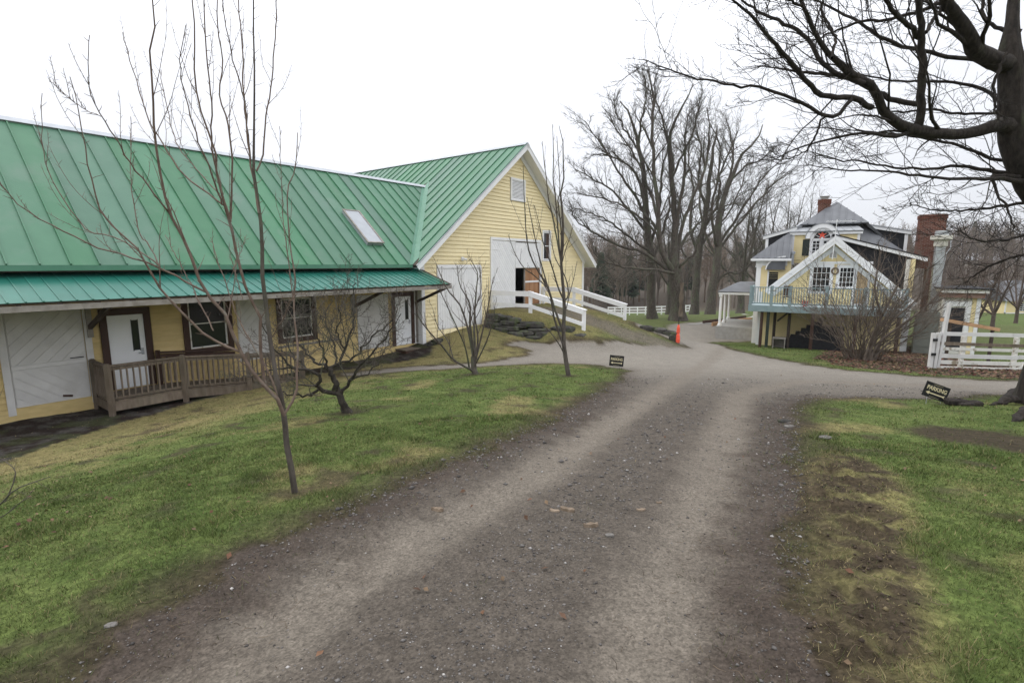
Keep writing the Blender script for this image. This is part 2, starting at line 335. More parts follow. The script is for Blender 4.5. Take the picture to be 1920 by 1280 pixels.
TRACKS = [gpoly([(-1.0, -6, W3), (330, 1280), (560, 1130), (760, 1012), (1000, 882), (1180, 765), (1290, 700), (1350, 655)]),
          gpoly([(.75, -6, W3), (1215, 1280), (1260, 1080), (1325, 900), (1360, 800), (1385, 735), (1500, 712), (1800, 722)])]
BED = np.array([bw(-24, .6, 0)[:2], bw(-24, -1.6, 0)[:2]]+[list(p) for p in gpoly([(0, 868), (110, 830), (250, 786), (400, 744), (530, 712), (650, 693), (735, 680), (800, 668), (812, 655)])]+[bw(.6, 0, 0)[:2], bw(.2, .6, 0)[:2]])
PATCH = gpoly([(1680, 802), (1740, 795), (1850, 806), (1960, 822), (1960, 858), (1850, 838), (1740, 822)])
TORN = gpoly([(1515, 880), (1525, 1000), (1530, 1120), (1560, 1290), (1705, 1290), (1690, 1180), (1700, 1090), (1675, 1000), (1690, 930), (1640, 885), (1560, 850)])
LEAFBED = gpoly([(1520, 672), (1600, 690), (1740, 702), (1930, 712), (1960, 690), (1760, 668), (1700, 640), (1560, 655)])
TREEB = np.array([ground(*q)[:2] for q in ((553, 924), (652, 773), (890, 701), (1066, 704))])
def lerp3(a, b, t): return a+(b-a)*t[..., None]
def surface(x, y):
    """-> kind (0 lawn 1 road 2 bed), colour, grass density"""
    n1 = fbm(x*1.3, y*1.3, 31); n2 = fbm(x*4.5, y*4.5, 41); n3 = fbm(x*.35, y*.35, 51); n4 = fbm(x*12, y*12, 61, 3); n5 = fbm(x*.8+40, y*.8, 71)
    r = np.hypot(x, y)
    sd = sdpoly(x, y, ROAD)+(n1-.5)*.5+(n2-.5)*.30
    bd = sdpoly(x, y, BED)+(n1-.5)*.35
    pt = sdpoly(x, y, PATCH)+(n1-.5)*.3
    tn = sdpoly(x, y, TORN)+(n1-.5)*.5+(n2-.5)*.3
    lb = sdpoly(x, y, LEAFBED)+(n1-.5)*.5
    px, py = x-O[0], y-O[1]; t = px*.6+py*.8; s = -px*.8+py*.6
    gA = np.array([.062, .092, .024]); gB = np.array([.108, .136, .042]); tan = np.array([.215, .175, .083]); dirt = np.array([.043, .031, .023]); mulch = np.array([.026, .019, .016])
    col = lerp3(gA, gB, np.clip((n2-.5)*1.6+.45+(n1-.5), 0, 1))
    # dry strip beside the barn bed, around the barn, on the ramp, and in blotches
    dry = sstep(5.0, .6, bd+(n1-.5)*4.2+(n5-.5)*3)*.78
    near_gable = sstep(-9.5, -4, s)*sstep(-4, 0, t)*sstep(22, 14, t)
    dry = np.maximum(dry, near_gable*(.62+.6*(n1-.4)))
    dry = np.maximum(dry, sstep(.58, .80, n5)*.6*sstep(26, 18, r))
    dry = np.maximum(dry, sstep(.22, -.05, sdpoly(x, y, TORN)+(n1-.5)*.5)*.55)
    dry = np.clip(dry+(n2-.5)*.4*(dry > .08), 0, 1)
    col = lerp3(col, tan*(.75+.5*n4)[..., None], dry)
    bare = np.clip(sstep(.75, .0, sd), 0, 1)
    bare = np.maximum(bare, sstep(.15, -.2, pt)); bare = np.maximum(bare, sstep(.15, -.10, tn)*sstep(.57, .47, n1*.15+n2*.45+n4*.4))
    bare = np.maximum(bare, sstep(.60, .74, fbm(x*2.2+9, y*2.2, 81))*.8*sstep(40, 20, r))
    bare = np.maximum(bare, sstep(.2, -.3, lb)*.8)
    for tb, tr_r in zip(TREEB, (.30, .42, .5, .35)):
        bare = np.maximum(bare, sstep(1.25, .5, (np.hypot(x-tb[0], (y-tb[1]))+(n2-.5)*.35)/tr_r)*.85)
    rampbare = sstep(1.7, .5, np.abs(t-7.4-(n1-.5)*1.5))*sstep(-13, -11, s)*sstep(.5, -.3, s)*.8
    bare = np.maximum(bare, rampbare)
    col = lerp3(col, dirt*(.7+.7*n4)[..., None], bare*.92)
    col = lerp3(col, np.array([.150, .132, .108])*(.7+.6*n4)[..., None], rampbare*.85)
    # gravel
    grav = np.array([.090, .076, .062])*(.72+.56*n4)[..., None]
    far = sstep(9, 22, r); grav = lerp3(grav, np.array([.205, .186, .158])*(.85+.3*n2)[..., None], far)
    tr = np.minimum(dline(x, y, TRACKS[0]), dline(x, y, TRACKS[1]))+(n2-.5)*.25
    grav = lerp3(grav, np.array([.160, .138, .112])*(.85+.3*n4)[..., None], sstep(.50, .08, tr)*(.92-.42*far))
    edge = sstep(-.75, -.05, sd+(n2-.5)*.4)
    grav = lerp3(grav, np.array([.052, .039, .031])*(.7+.6*n4)[..., None], edge*.75*(1-.8*far))
    mid = sstep(.7, 1.1, tr)*sstep(-.6, -1.0, sd)*sstep(9, 4, r)*sstep(.45, .6, n1)
    grav = lerp3(grav, np.array([.060, .052, .040])*(.6+.8*n4)[..., None], mid*.75)
    isroad = sd < 0
    col = np.where(isroad[..., None], grav, col)
    isbed = (bd < 0) & ~isroad
    bcol = lerp3(mulch, np.array([.075, .07, .065]), sstep(.45, .6, n2)*.8)*(.6+.8*n4)[..., None]
    bcol = lerp3(bcol, np.array([.05, .06, .022]), sstep(.5, .62, fbm(x*1.7, y*1.7, 91))*.6)
    col = np.where(isbed[..., None], bcol, col)
    col = np.where(((kind0 := (~isroad & ~isbed)))[..., None], lerp3(col, np.array([.088, .102, .040])*(.8+.4*n2)[..., None], sstep(28, 44, r)*.8), col)
    # far land: paddock grass then leaf-brown forest floor
    wood = sstep(84, 98, r)
    col = np.where((r > 60)[..., None], lerp3(np.array([.085, .115, .036])+0*col, np.array([.085, .07, .055])+0*col, wood), col)
    kind = np.where(isroad, 1, np.where(isbed, 2, 0)); kind = np.where(r > 92, 3, kind)
    dens = (1-.80*np.clip(bare, 0, 1))*(~isroad)*(~isbed); dens = dens+isroad*(mid*.10+edge*.05*(1-far))+isbed*.03
    return kind, col, dens, dry
APX = np.array([0, -7.0])
ang = np.concatenate([np.linspace(-74, 74, 430), np.linspace(74, 286, 40)[1:-1]])*math.pi/180
rad = np.concatenate([np.linspace(.3, 6, 12)[:-1], 6*np.power(70/6, np.linspace(0, 1, 330))[:-1], np.linspace(70, 700, 60)])
RR, AA = np.meshgrid(rad, ang, indexing='ij')
GX = APX[0]+RR*np.sin(AA); GY = APX[1]+RR*np.cos(AA)
GZ = gz(GX.ravel(), GY.ravel()).reshape(GX.shape)
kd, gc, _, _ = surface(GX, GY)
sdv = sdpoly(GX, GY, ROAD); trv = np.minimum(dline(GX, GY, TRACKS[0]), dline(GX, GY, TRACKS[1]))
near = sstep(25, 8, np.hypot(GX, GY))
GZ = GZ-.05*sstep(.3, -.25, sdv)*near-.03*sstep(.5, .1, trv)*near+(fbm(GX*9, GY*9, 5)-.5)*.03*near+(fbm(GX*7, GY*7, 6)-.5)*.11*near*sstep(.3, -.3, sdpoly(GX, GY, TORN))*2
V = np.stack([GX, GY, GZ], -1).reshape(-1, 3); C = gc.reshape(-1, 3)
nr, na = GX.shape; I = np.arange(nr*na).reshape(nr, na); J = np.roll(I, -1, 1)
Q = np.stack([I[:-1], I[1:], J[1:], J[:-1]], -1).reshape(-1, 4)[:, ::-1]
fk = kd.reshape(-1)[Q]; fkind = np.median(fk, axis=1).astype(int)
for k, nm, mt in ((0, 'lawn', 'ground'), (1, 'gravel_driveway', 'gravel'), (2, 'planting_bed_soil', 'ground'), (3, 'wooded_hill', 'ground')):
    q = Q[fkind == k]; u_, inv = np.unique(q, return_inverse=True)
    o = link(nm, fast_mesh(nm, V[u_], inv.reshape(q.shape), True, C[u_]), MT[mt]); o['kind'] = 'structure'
def hgt(x, y):
    """height of the built sheet (with the road sunk a little)"""
    x = np.atleast_1d(np.asarray(x, float)); y = np.atleast_1d(np.asarray(y, float))
    z = gz(x, y); n_ = sstep(25, 8, np.hypot(x, y))
    s_ = sdpoly(x, y, ROAD); t_ = np.minimum(dline(x, y, TRACKS[0]), dline(x, y, TRACKS[1]))
    return z-.05*sstep(.3, -.25, s_)*n_-.03*sstep(.5, .1, t_)*n_+(fbm(x*9, y*9, 5)-.5)*.03*n_+(fbm(x*7, y*7, 6)-.5)*.11*n_*sstep(.3, -.3, sdpoly(x, y, TORN))*2

# ------------------------------------------------------------------ the barn: gable block and long wing
barn = thing('barn', bw(0, 0, -3.7), 'long yellow clapboard barn with green metal roofs and a tall gable end', 'barn')
WF = (bw(0, .37, 0), U, Z3, -Vv)        # wing wall frame: a = t, b = z, out = towards the drive
GF = (bw(0, 0, 0), U, Z3, -Vv)          # gable wall frame
TG = .785; EAVE_T = -.78; RZ = 6.40; MID = 7.45
def strips(part, fr, rect, width, angle, mat, name, d0, d1, gap=.008, clips=()):
    """boards of a given width at an angle, clipped to a rectangle; each one an object"""
    a0, a1, b0, b1 = rect; ca, sa = math.cos(math.radians(angle)), math.sin(math.radians(angle))
    cx, cy = (a0+a1)/2, (b0+b1)/2; R = math.hypot(a1-a0, b1-b0)/2+width
    n = int(R/width)+1
    for i in range(-n, n+1):
        lo, hi = i*width+gap/2, (i+1)*width-gap/2
        base = [(-R, lo), (R, lo), (R, hi), (-R, hi)]
        poly = [(cx+x*ca-y*sa, cy+x*sa+y*ca) for x, y in base]
        for c in ((1, 0, -a0), (-1, 0, a1), (0, 1, -b0), (0, -1, b1))+tuple(clips): poly = clip(poly, *c)
        if parea(poly) > 4e-4: G().prism(fr, poly, d0, d1+random.uniform(-.002, .002)).build(name, mat, part)
def courses(part, fr, a0, a1, b0, b1, h, mat, opens=(), clips=(), name='clapboard', breaks=None, rng=random, joined=None, proud=.045):
    b = b0
    while b < b1-.01:
        t = min(b+h, b1); mid = (b+t)/2; iv = [(a0, a1)]
        for (x0, x1, y0, y1) in opens:
            if y0 < mid < y1:
                nv = []
                for p, q in iv:
                    if x1 <= p or x0 >= q: nv.append((p, q)); continue
                    if x0 > p: nv.append((p, x0))
                    if x1 < q: nv.append((x1, q))
                iv = nv
        for p, q in iv:
            segs = [p]
            if breaks:
                x = p+rng.uniform(.3, 1)*breaks
                while x < q-.6: segs.append(x); x += rng.uniform(.7, 1.2)*breaks
            segs.append(q)
            for x0, x1 in zip(segs[:-1], segs[1:]):
                poly = [(x0, b), (x1-.004, b), (x1-.004, t), (x0, t)]
                for c in clips: poly = clip(poly, *c)
                if parea(poly) > 2e-3:
                    jit = rng.uniform(-.003, .003)
                    fn = (lambda bb, tt, jj: (lambda x, y: proud+jj-(proud-.005)*(y-bb)/(tt-bb)))(b, t, jit)
                    if joined is not None: joined.prism(fr, poly, 0.0, fn)
                    else: G().prism(fr, poly, 0.001, fn).build(name, mat, part)
        b = t
def casing(fr, rect, wd, d0, d1, mat, part, name='casing', sides='LRTB'):
    a0, a1, b0, b1 = rect
    if 'L' in sides: G().box(fr, a0-wd, a0, b0, b1, d0, d1).build(name, mat, part)
    if 'R' in sides: G().box(fr, a1, a1+wd, b0, b1, d0, d1).build(name, mat, part)
    if 'T' in sides: G().box(fr, a0-wd, a1+wd, b1, b1+wd, d0, d1+.003).build(name, mat, part)
    if 'B' in sides: G().box(fr, a0-wd, a1+wd, b0-wd*.7, b0, d0, d1+.003).build(name, mat, part)
def sash(fr, rect, d, mat, part, nx=2, ny=2, bar=.03, fw=.05):
    a0, a1, b0, b1 = rect
    g = G().box(fr, a0, a0+fw, b0, b1, d, d+.03).box(fr, a1-fw, a1, b0, b1, d, d+.03).box(fr, a0+fw, a1-fw, b0, b0+fw, d, d+.03).box(fr, a0+fw, a1-fw, b1-fw, b1, d, d+.03)
    for i in range(1, nx): x = a0+(a1-a0)*i/nx; g.box(fr, x-bar/2, x+bar/2, b0+fw, b1-fw, d, d+.022)
    for j in range(1, ny):
        y = b0+(b1-b0)*j/ny
        for i in range(nx):
            x0 = a0+fw if i == 0 else a0+(a1-a0)*i/nx+bar/2; x1 = a1-fw if i == nx-1 else a0+(a1-a0)*(i+1)/nx-bar/2
            g.box(fr, x0, x1, y-bar/2, y+bar/2, d, d+.022)
    return g.build('window_frame', mat, part)

# --- gable wall with the open doorway cut out
OP = (7.19, 9.75, -2.40, -.26)
full = [(0, -4.2), (14.98, -4.2), (14.98, .30), (MID, RZ-.22), (0, .30)]
g = G()
for cs in (((-1, 0, OP[0]),), ((1, 0, -OP[1]),), ((1, 0, -OP[0]), (-1, 0, OP[1]), (0, 1, -OP[3])), ((1, 0, -OP[0]), (-1, 0, OP[1]), (0, -1, OP[2]))):
    p = full
    for c in cs: p = clip(p, *c)
    g.prism(GF, p, -.16, 0)
gw = g.build('gable_wall', MT['yellow'], barn)
D1 = (1.0, 4.2, -3.13, -.06); BD = (5.0, 9.75, -2.55, 1.38); LV = (6.72, 8.08, 3.40, 4.62); GWN = (9.98, 10.72, .22, 1.88)
ex = lambda r, m=.06: (r[0]-m, r[1]+m, r[2]-m*.3, r[3]+m)
rk = ((TG, -1, RZ-.30-TG*MID), (-TG, -1, RZ-.30+TG*MID))
courses(gw, GF, .18, 14.80, -3.9, RZ, .185, MT['yellow'], [ex(D1), ex(BD, .1), ex(LV), ex(GWN)], [(TG, -1, .32-TG*0+.0), (-TG, -1, .32+TG*14.98)], breaks=4.6)
for a0, a1 in ((-.03, .18), (14.80, 15.01)): G().box(GF, a0, a1, -4.0, .36, .002, .065).build('corner_board', MT['white'], gw)
G().box((bw(0, 0, 0), Vv, Z3, -U), 0.002, .36, -4.0, .30, .0, .03).build('corner_board', MT['white'], gw)
# side, back walls and the floor, so that the inside is closed
SL = (bw(0, 0, 0), Vv, Z3, -U)
g = G().box(SL, .4, 28, -4.4, .3, -.16, 0); g.build('side_wall', MT['yellow'], barn)
SR = (bw(14.98, 0, 0), Vv, Z3, U)
swr = G().box(SR, .001, 28, -5.2, .3, -.16, 0).build('side_wall', MT['yellow'], barn)
G().prism((bw(0, 28, 0), U, Z3, Vv), [(0, -4.2), (14.98, -4.2), (14.98, .30), (MID, RZ-.22), (0, .30)], -.16, 0).build('back_wall', MT['yellow'], barn)
G().box((bw(0, 0, -2.60), U, Vv, Z3), .17, 14.8, .17, 27.8, 0, .15).build('barn_floor', MT['interior'], barn)
G().box((bw(0, 5.0, 0), U, Z3, -Vv), .2, 14.7, -2.44, 3.0, 0, .1).build('inner_partition', MT['interior'], barn)
# white hinged door on the left of the gable
def barn_door(rect, ang, wd, part_mat, d=.03, split=None, frame=.1):
    dr = G().box(GF, rect[0], rect[1], rect[2], rect[3], .001, d-.012).build('barn_door', part_mat, barn)
    strips(dr, GF, rect, wd, ang, part_mat, 'plank', d-.010, d+.006)
    return dr
d1 = G().box(GF, *D1, .001, .022).build('barn_door', MT['white'], barn)
strips(d1, GF, (D1[0]+.12, D1[1]-.12, D1[2]+.05, D1[3]-.18), .16, 90, MT['white'], 'plank', .023, .036, gap=.014)
casing(GF, (D1[0]+.10, D1[1]-.10, D1[2], D1[3]-.16),   .10, .037, .065, MT['white'], d1, sides='LRT')
# the double doors at the head of the ramp: left leaf shut, right leaf short above the open doorway
ll = G().box(GF, 5.1, 7.17, -2.5, 1.22, .001, .03).build('barn_door', MT['white'], barn)
strips(ll, GF, (5.12, 7.15, -2.48, 1.20), .15, -52, MT['white'], 'plank', .031, .046, gap=.016)
for z in (.75, -.95):
    G().box(GF, 5.02, 5.75, z-.035, z+.035, .050, .064).build('strap_hinge', MT['white'], ll)
rl = G().box(GF, 7.19, 9.62, -.25, 1.22, .001, .03).build('barn_door', MT['white'], barn)
strips(rl, GF, (7.21, 9.60, -.23, 1.18), .15, 52, MT['white'], 'plank', .031, .046, gap=.014)
G().box(GF, 7.22, 9.3, 1.185, 1.22, .050, .07).build('track', MT['darkbeam'], rl)
casing(GF, (5.1, 9.63, -2.55, 1.24), .14, .002, .07, MT['white'], ll, sides='LRT')
G().box(GF, 7.17, 9.75, -2.52, -2.40, -.1, .06).build('threshold', MT['beam'], barn)
pl = G().box(GF, 8.2, 9.72, -2.38, -.28, -.08, -.05).build('plywood_door', MT['ply'], barn)
G().box(GF, 8.13, 8.2, -2.38, -.28, -.10, -.02).build('stile', MT['beam'], pl)
G().box(GF, 8.2, 9.72, -1.10, -1.00, -.049, -.03).build('rail', MT['white'], pl)
# louvre
lv = G().box(GF, *LV, .001, .01).build('gable_vent', MT['charcoal'], barn)
casing(GF, (LV[0]+.12, LV[1]-.12, LV[2]+.1, LV[3]-.12), .12, .011, .075, MT['white'], lv)
nsl = 14; lh = (LV[3]-.12-LV[2]-.1)/nsl
for i in range(nsl):
    z0 = LV[2]+.1+i*lh
    fr = (GF[0]+Z3*(z0+.012)+GF[3]*.052, U, unit(Z3*.75-GF[3]*.42), unit(GF[3]*.75+Z3*.42))
    G().box(fr, LV[0]+.121, LV[1]-.121, 0, lh*.95, -.008, .0).build('slat', MT['white'], lv)
gwn = G().box(GF, *GWN, .001, .008).build('window', MT['glass'], barn)
sash(GF, (GWN[0]+.02, GWN[1]-.02, GWN[2]+.02, GWN[3]-.02), .009, MT['white'], gwn, 1, 2, .05)
casing(GF, GWN, .10, .011, .07, MT['white'], gwn)
cur = G().box(GF, GWN[0]+.36, GWN[1]-.08, GWN[2]+.08, GWN[3]-.08, .0085, .0095).build('curtain', MT['brown'], gwn)
# flood lamp
fl = G().box(GF, 2.66, 2.86, .14, .32, .047, .08).build('flood_lamp', MT['white'], barn)
for s_ in (-1, 1):
    c0 = GF[0]+U*2.76+Z3*.24+GF[3]*.08; c1 = c0+U*s_*.16-Z3*.05+GF[3]*.12
    G().tube([c0, c0*.5+c1*.5, c1], [.03, .045, .07], 8).build('lamp_head', MT['white'], fl)
# side lamp on the far corner
G().box((bw(15.01, .3, .0), Vv, Z3, U), 0, .12, -.62, -.32, 0, .12).build('wall_lantern', MT['black'], barn)
G().tube([bw(15.08, .14, -4.6), bw(15.08, .14, .1)], [.04, .04], 8).build('downspout', MT['white'], barn)

# --- roofs
def seam_panels(part, fr, a_list, polyf, mat, seam_h=.05, seam_w=.03, th=.012, name='roof_panel'):
    for a0, a1 in zip(a_list[:-1], a_list[1:]):
        poly = polyf(a0, a1)
        if len(poly) < 3 or parea(poly) < .01: continue
        g = G().prism(fr, poly, .0, th)
        sp = polyf(a0, a0+seam_w)
        if len(sp) > 2 and parea(sp) > 1e-3: g.prism(fr, sp, th+.0005, th+seam_h)
        g.build(name, mat, part)
def roof_fr(p0, along, across, tanv):
    """plane through p0 rising along 'across' (horizontal) with slope tanv"""
    c = 1/math.sqrt(1+tanv*tanv); e2 = across*c+Z3*tanv*c; n = np.cross(along, e2)
    if n[2] < 0: n = -n
    return (p0, along, e2, unit(n)), c
# wing roof (front slope)
TW = .877; WE_S, WE_Z, WR_S = -.35, -.05, 4.62; WRZ = WE_Z+TW*(WR_S-WE_S)
wfr, wc = roof_fr(bw(0, WE_S, WE_Z), U, Vv, TW); WB = (WR_S-WE_S)/wc
gl_z0 = RZ-TG*(MID-EAVE_T)                                  # gable roof eave height
# valley in wing coordinates: z equal on both planes -> gl_z0+TG*(t-EAVE_T) = WE_Z+b*sin
ws = TW*wc
val = (-TG, ws, WE_Z-gl_z0+TG*EAVE_T)                        # keep wing where wing plane is above gable plane
wroof = G().prism(wfr, clip([(-22, .03), (6, .03), (6, WB), (-22, WB)], *val), -.14, -.004).build('wing_roof', MT['darkbeam'], barn)
al = [-22+.6*i for i in range(48)]
val_in = (-TG, ws, WE_Z-gl_z0+TG*EAVE_T-.17)
seam_panels(wroof, wfr, al, lambda a0, a1: clip([(a0, 0), (a1, 0), (a1, WB), (a0, WB)], *val_in), MT['green'])
# wing roof, rear slope
wfr2, _ = roof_fr(bw(0, 2*WR_S-WE_S, WE_Z), U, -Vv, TW)
G().prism(wfr2, clip([(-22, 0), (6, 0), (6, WB), (-22, WB)], *val), -.14, .01).build('wing_roof_rear', MT['green'], barn)
tr_end = EAVE_T+(WRZ-gl_z0)/TG
for fr_c, sg in ((wfr, 1), (wfr2, -1)): G().box(fr_c, -22.1, tr_end+.05, WB-.20, WB+.012, .065, .077).build('ridge_cap', MT['flash'], wroof)
G().box((bw(0, WE_S, WE_Z), U, Z3, -Vv), -22, EAVE_T-.02, -.13, .005, -.01, .035).build('fascia', MT['greenflash'], wroof)
G().box((bw(0, WE_S, WE_Z), U, Vv, -Z3), -22, EAVE_T, .0, .7, .14, .16).build('soffit', MT['darkbeam'], wroof)
# gable roof, left slope
RK = -.62
gfr, gcs = roof_fr(bw(EAVE_T, 0, gl_z0), Vv, U, TG); GB = (MID-EAVE_T)/gcs; gs = TG*gcs
def gl_poly(a0, a1, m=0.0):
    p = [(a0, 0), (a1, 0), (a1, GB), (a0, GB)]
    mid = (a0+a1)/2
    if mid < WR_S: p = clip(p, -TW, gs, gl_z0-WE_Z+TW*WE_S-m)
    elif mid < 2*WR_S-WE_S: p = clip(p, TW, gs, gl_z0-WE_Z-TW*(2*WR_S-WE_S)-m)
    return p
g = G()
for a0, a1 in ((RK, WR_S), (WR_S, 2*WR_S-WE_S), (2*WR_S-WE_S, 28)):
    g.prism(gfr, gl_poly(a0, a1), -.16, -.004)
groof = g.build('gable_roof', MT['darkbeam'], barn)
al = [RK]; x = RK
while x < 27.8:
    x += .58; al.append(x)
al2 = []
for i, a in enumerate(al):
    al2.append(a)
seam_panels(groof, gfr, al2, lambda a0, a1: gl_poly(a0, a1, .30), MT['green'])
# valley flashing: two narrow strips, one in each roof plane
for fr, pts in ((wfr, [((-.8-.0), 0), (tr_end, WB)]),):
    for z0, z1 in ((0, .34), (.34, .68), (.68, 1.0)):
        pa = np.array([EAVE_T+(tr_end-EAVE_T)*z0, WE_S+(WR_S-WE_S)*z0]); pb = np.array([EAVE_T+(tr_end-EAVE_T)*z1, WE_S+(WR_S-WE_S)*z1])
        A = bw(pa[0], pa[1], gl_z0+TG*(pa[0]-EAVE_T)); B = bw(pb[0], pb[1], gl_z0+TG*(pb[0]-EAVE_T))
        wl, wr = -wfr[1], gfr[1]
        wl = unit(-U*1+0*wfr[2]); wr = unit(U*gcs+Z3*TG*gcs)
        sl = unit(wfr[1])*-.20; sr = gfr[2]*.50-gfr[1]*.0
        up = .016*(wfr[3]+gfr[3])/2*(1+z0*.3); up = np.array([0, 0, .022+.006*z0])
        v = [A+up, B+up, B+sr+gfr[3]*.02, A+sr+gfr[3]*.02, A+sl+wfr[3]*.02, B+sl+wfr[3]*.02]
        v2 = [p-Z3*.01 for p in v]
        G().add(v+v2, [(0, 3, 2, 1), (0, 1, 5, 4), (6, 7, 8, 9), (6, 10, 11, 7), (3, 9, 8, 2), (4, 5, 11, 10), (0, 4, 10, 6), (0, 6, 9, 3), (1, 2, 8, 7), (1, 7, 11, 5)]).build('valley_flashing', MT['greenflash'], groof)
# right slope
gfr2, _ = roof_fr(bw(2*MID-EAVE_T-.0, 0, gl_z0), Vv, -U, TG)
GR2 = GB
groof2 = G().prism(gfr2, [(RK, 0), (28, 0), (28, GB), (RK, GB)], -.16, -.004).build('gable_roof_right', MT['white'], barn)
G().prism(gfr2, [(RK-.02, -.03), (28, -.03), (28, GB), (RK-.02, GB)], -.003, .03).build('roof_sheet', MT['charcoal'], groof2)
for fr_c in (gfr, gfr2): G().box(fr_c, RK-.02, 28, GB-.22, GB+.012, .065, .077).build('ridge_cap', MT['flash'], groof)
# rake boards and soffits on the front
for sgn in (1, -1):
    t0 = EAVE_T if sgn > 0 else 2*MID-EAVE_T
    fr, c_ = roof_fr(bw(t0, RK, gl_z0), -Vv, U*sgn, TG)
    G().box(fr, -.0+.004, .03, -.05, GB+.01*sgn, -.24, -.018).build('rake_board', MT['white'], groof)
    G().box(fr, .005, .05, -.05, GB+.02*sgn, -.016, .020).build('rake_trim', MT['flash'] if sgn > 0 else MT['white'], groof)
    frs, _ = roof_fr(bw(t0, 0, gl_z0), -Vv, U*sgn, TG)
    G().box(frs, .002, -RK, .0, GB-.12, -.20, -.165).build('rake_soffit', MT['white'], groof)
    frz, _ = roof_fr(bw(t0, 0, gl_z0), -Vv, U*sgn, TG)
    G().box(frz, .047, .085, .55, GB-.16, -.44, -.205).build('frieze_board', MT['white'], gw)
# right eave soffit and fascia
G().box((bw(2*MID-EAVE_T, 0, gl_z0-.12), Vv, Z3, U), RK, 28, -.1, .1, -.02, .02).build('fascia', MT['white'], groof2)
# skylight
b0, b1 = (.55-WE_S)/wc, (2.2-WE_S)/wc
fr = (wfr[0]+wfr[3]*.05, wfr[1], wfr[2], wfr[3])
skg = M('pale_skylight_glass', (.30, .32, .34), (.36, .38, .40), 2, .25, spec=.4)
sk = G().box(fr, -2.46, -1.66, b0+.02, b1-.02, -.1, .10).build('skylight', MT['flash'], barn)
G().box(fr, -2.42, -1.70, b0+.06, b1-.06, .101, .115).build('pane', skg, sk)
gg = G().box(fr, -2.50, -2.42, b0, b1, .101, .135).box(fr, -1.70, -1.62, b0, b1, .101, .135).box(fr, -2.42, -1.70, b1-.06, b1, .101, .135).box(fr, -2.42, -1.70, b0, b0+.06, .101, .135); gg.build('frame', MT['beam'], sk)

# --- wing wall
ww = G().box(WF, -22, -.002, -4.25, .35, -.2, 0).build('wing_wall', MT['shadeyellow'], barn)
G().box((bw(-22, .37, 0), Vv, Z3, -U), 0, 8.6, -4.6, .3, -.2, 0).build('end_wall', MT['shadeyellow'], barn)
G().prism((bw(-22, 0, 0), Vv, Z3, -U), [(.37, .3), (8.9, .3), (WR_S, WRZ-.2)], -.2, 0).build('end_gable', MT['shadeyellow'], barn)
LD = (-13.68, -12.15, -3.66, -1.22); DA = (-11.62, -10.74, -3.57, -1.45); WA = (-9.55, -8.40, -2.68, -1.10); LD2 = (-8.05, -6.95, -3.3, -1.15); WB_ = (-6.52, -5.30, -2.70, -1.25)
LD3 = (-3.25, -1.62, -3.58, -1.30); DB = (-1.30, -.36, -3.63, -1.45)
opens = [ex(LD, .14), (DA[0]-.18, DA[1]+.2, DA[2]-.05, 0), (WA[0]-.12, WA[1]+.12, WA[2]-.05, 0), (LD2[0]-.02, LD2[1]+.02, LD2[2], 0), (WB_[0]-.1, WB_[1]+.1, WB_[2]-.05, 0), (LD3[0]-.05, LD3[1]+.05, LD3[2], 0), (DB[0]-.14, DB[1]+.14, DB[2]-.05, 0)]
courses(ww, WF, -22, -.03, -3.64, .2, .165, MT['shadeyellow'], opens, breaks=3.2)
G().box(WF, -22, -.01, -4.0, -3.645, .002, .06).build('sill_board', MT['shadeyellow'], ww)
G().box(WF, -.24, -.02, -3.66, -.9, .046, .065).build('corner_board', MT['white'], ww)
def diag_door(rect, split, angs, frame=True):
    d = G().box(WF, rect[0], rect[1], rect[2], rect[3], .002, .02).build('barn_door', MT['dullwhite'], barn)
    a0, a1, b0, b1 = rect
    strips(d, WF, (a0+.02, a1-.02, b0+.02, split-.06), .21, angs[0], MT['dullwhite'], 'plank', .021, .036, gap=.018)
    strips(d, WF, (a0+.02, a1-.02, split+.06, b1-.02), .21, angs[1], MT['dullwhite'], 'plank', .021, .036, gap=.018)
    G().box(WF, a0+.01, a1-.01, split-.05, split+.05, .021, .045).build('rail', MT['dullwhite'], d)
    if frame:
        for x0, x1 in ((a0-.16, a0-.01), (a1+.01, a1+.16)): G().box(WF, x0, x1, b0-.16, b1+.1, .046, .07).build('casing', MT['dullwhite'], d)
    G().box(WF, a1-.35, a1-.06, split+.09, split+.115, .039, .052).build('latch', MT['black'], d)
    return d
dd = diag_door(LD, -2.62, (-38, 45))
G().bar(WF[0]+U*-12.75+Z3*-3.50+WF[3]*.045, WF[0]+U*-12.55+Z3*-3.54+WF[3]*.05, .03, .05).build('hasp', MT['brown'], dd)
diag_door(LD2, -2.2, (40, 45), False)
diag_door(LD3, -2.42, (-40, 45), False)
def entry_door(rect, mirror=False):
    a0, a1, b0, b1 = rect
    d = G().box(WF, a0, a1, b0, b1, .002, .045).build('entry_door', MT['door'], barn)
    casing(WF, rect, .17, .046, .095, MT['brown'], d, sides='LR')
    G().box(WF, a0-.17, a1+.17, b1, b1+.19, .046, .10).build('casing', MT['brown'], d)
    w_ = a1-a0; x0, x1 = a0+w_*.66, a0+w_*.82
    p = G().box(WF, x0, x1, b1-1.05, b1-.17, .046, .050).build('pane', MT['glass'], d)
    g_ = G().box(WF, x0-.02, x0, b1-1.07, b1-.15, .046, .056).box(WF, x1, x1+.02, b1-1.07, b1-.15, .046, .056); g_.build('pane_frame', MT['black'], d)
    h = G().box(WF, a1-.13, a1-.06, b0+.92, b0+1.12, .046, .058).box(WF, a1-.20, a1-.07, b0+.97, b0+1.0, .058, .10).build('handle', MT['flash'], d)
    return d
entry_door(DA); entry_door(DB)
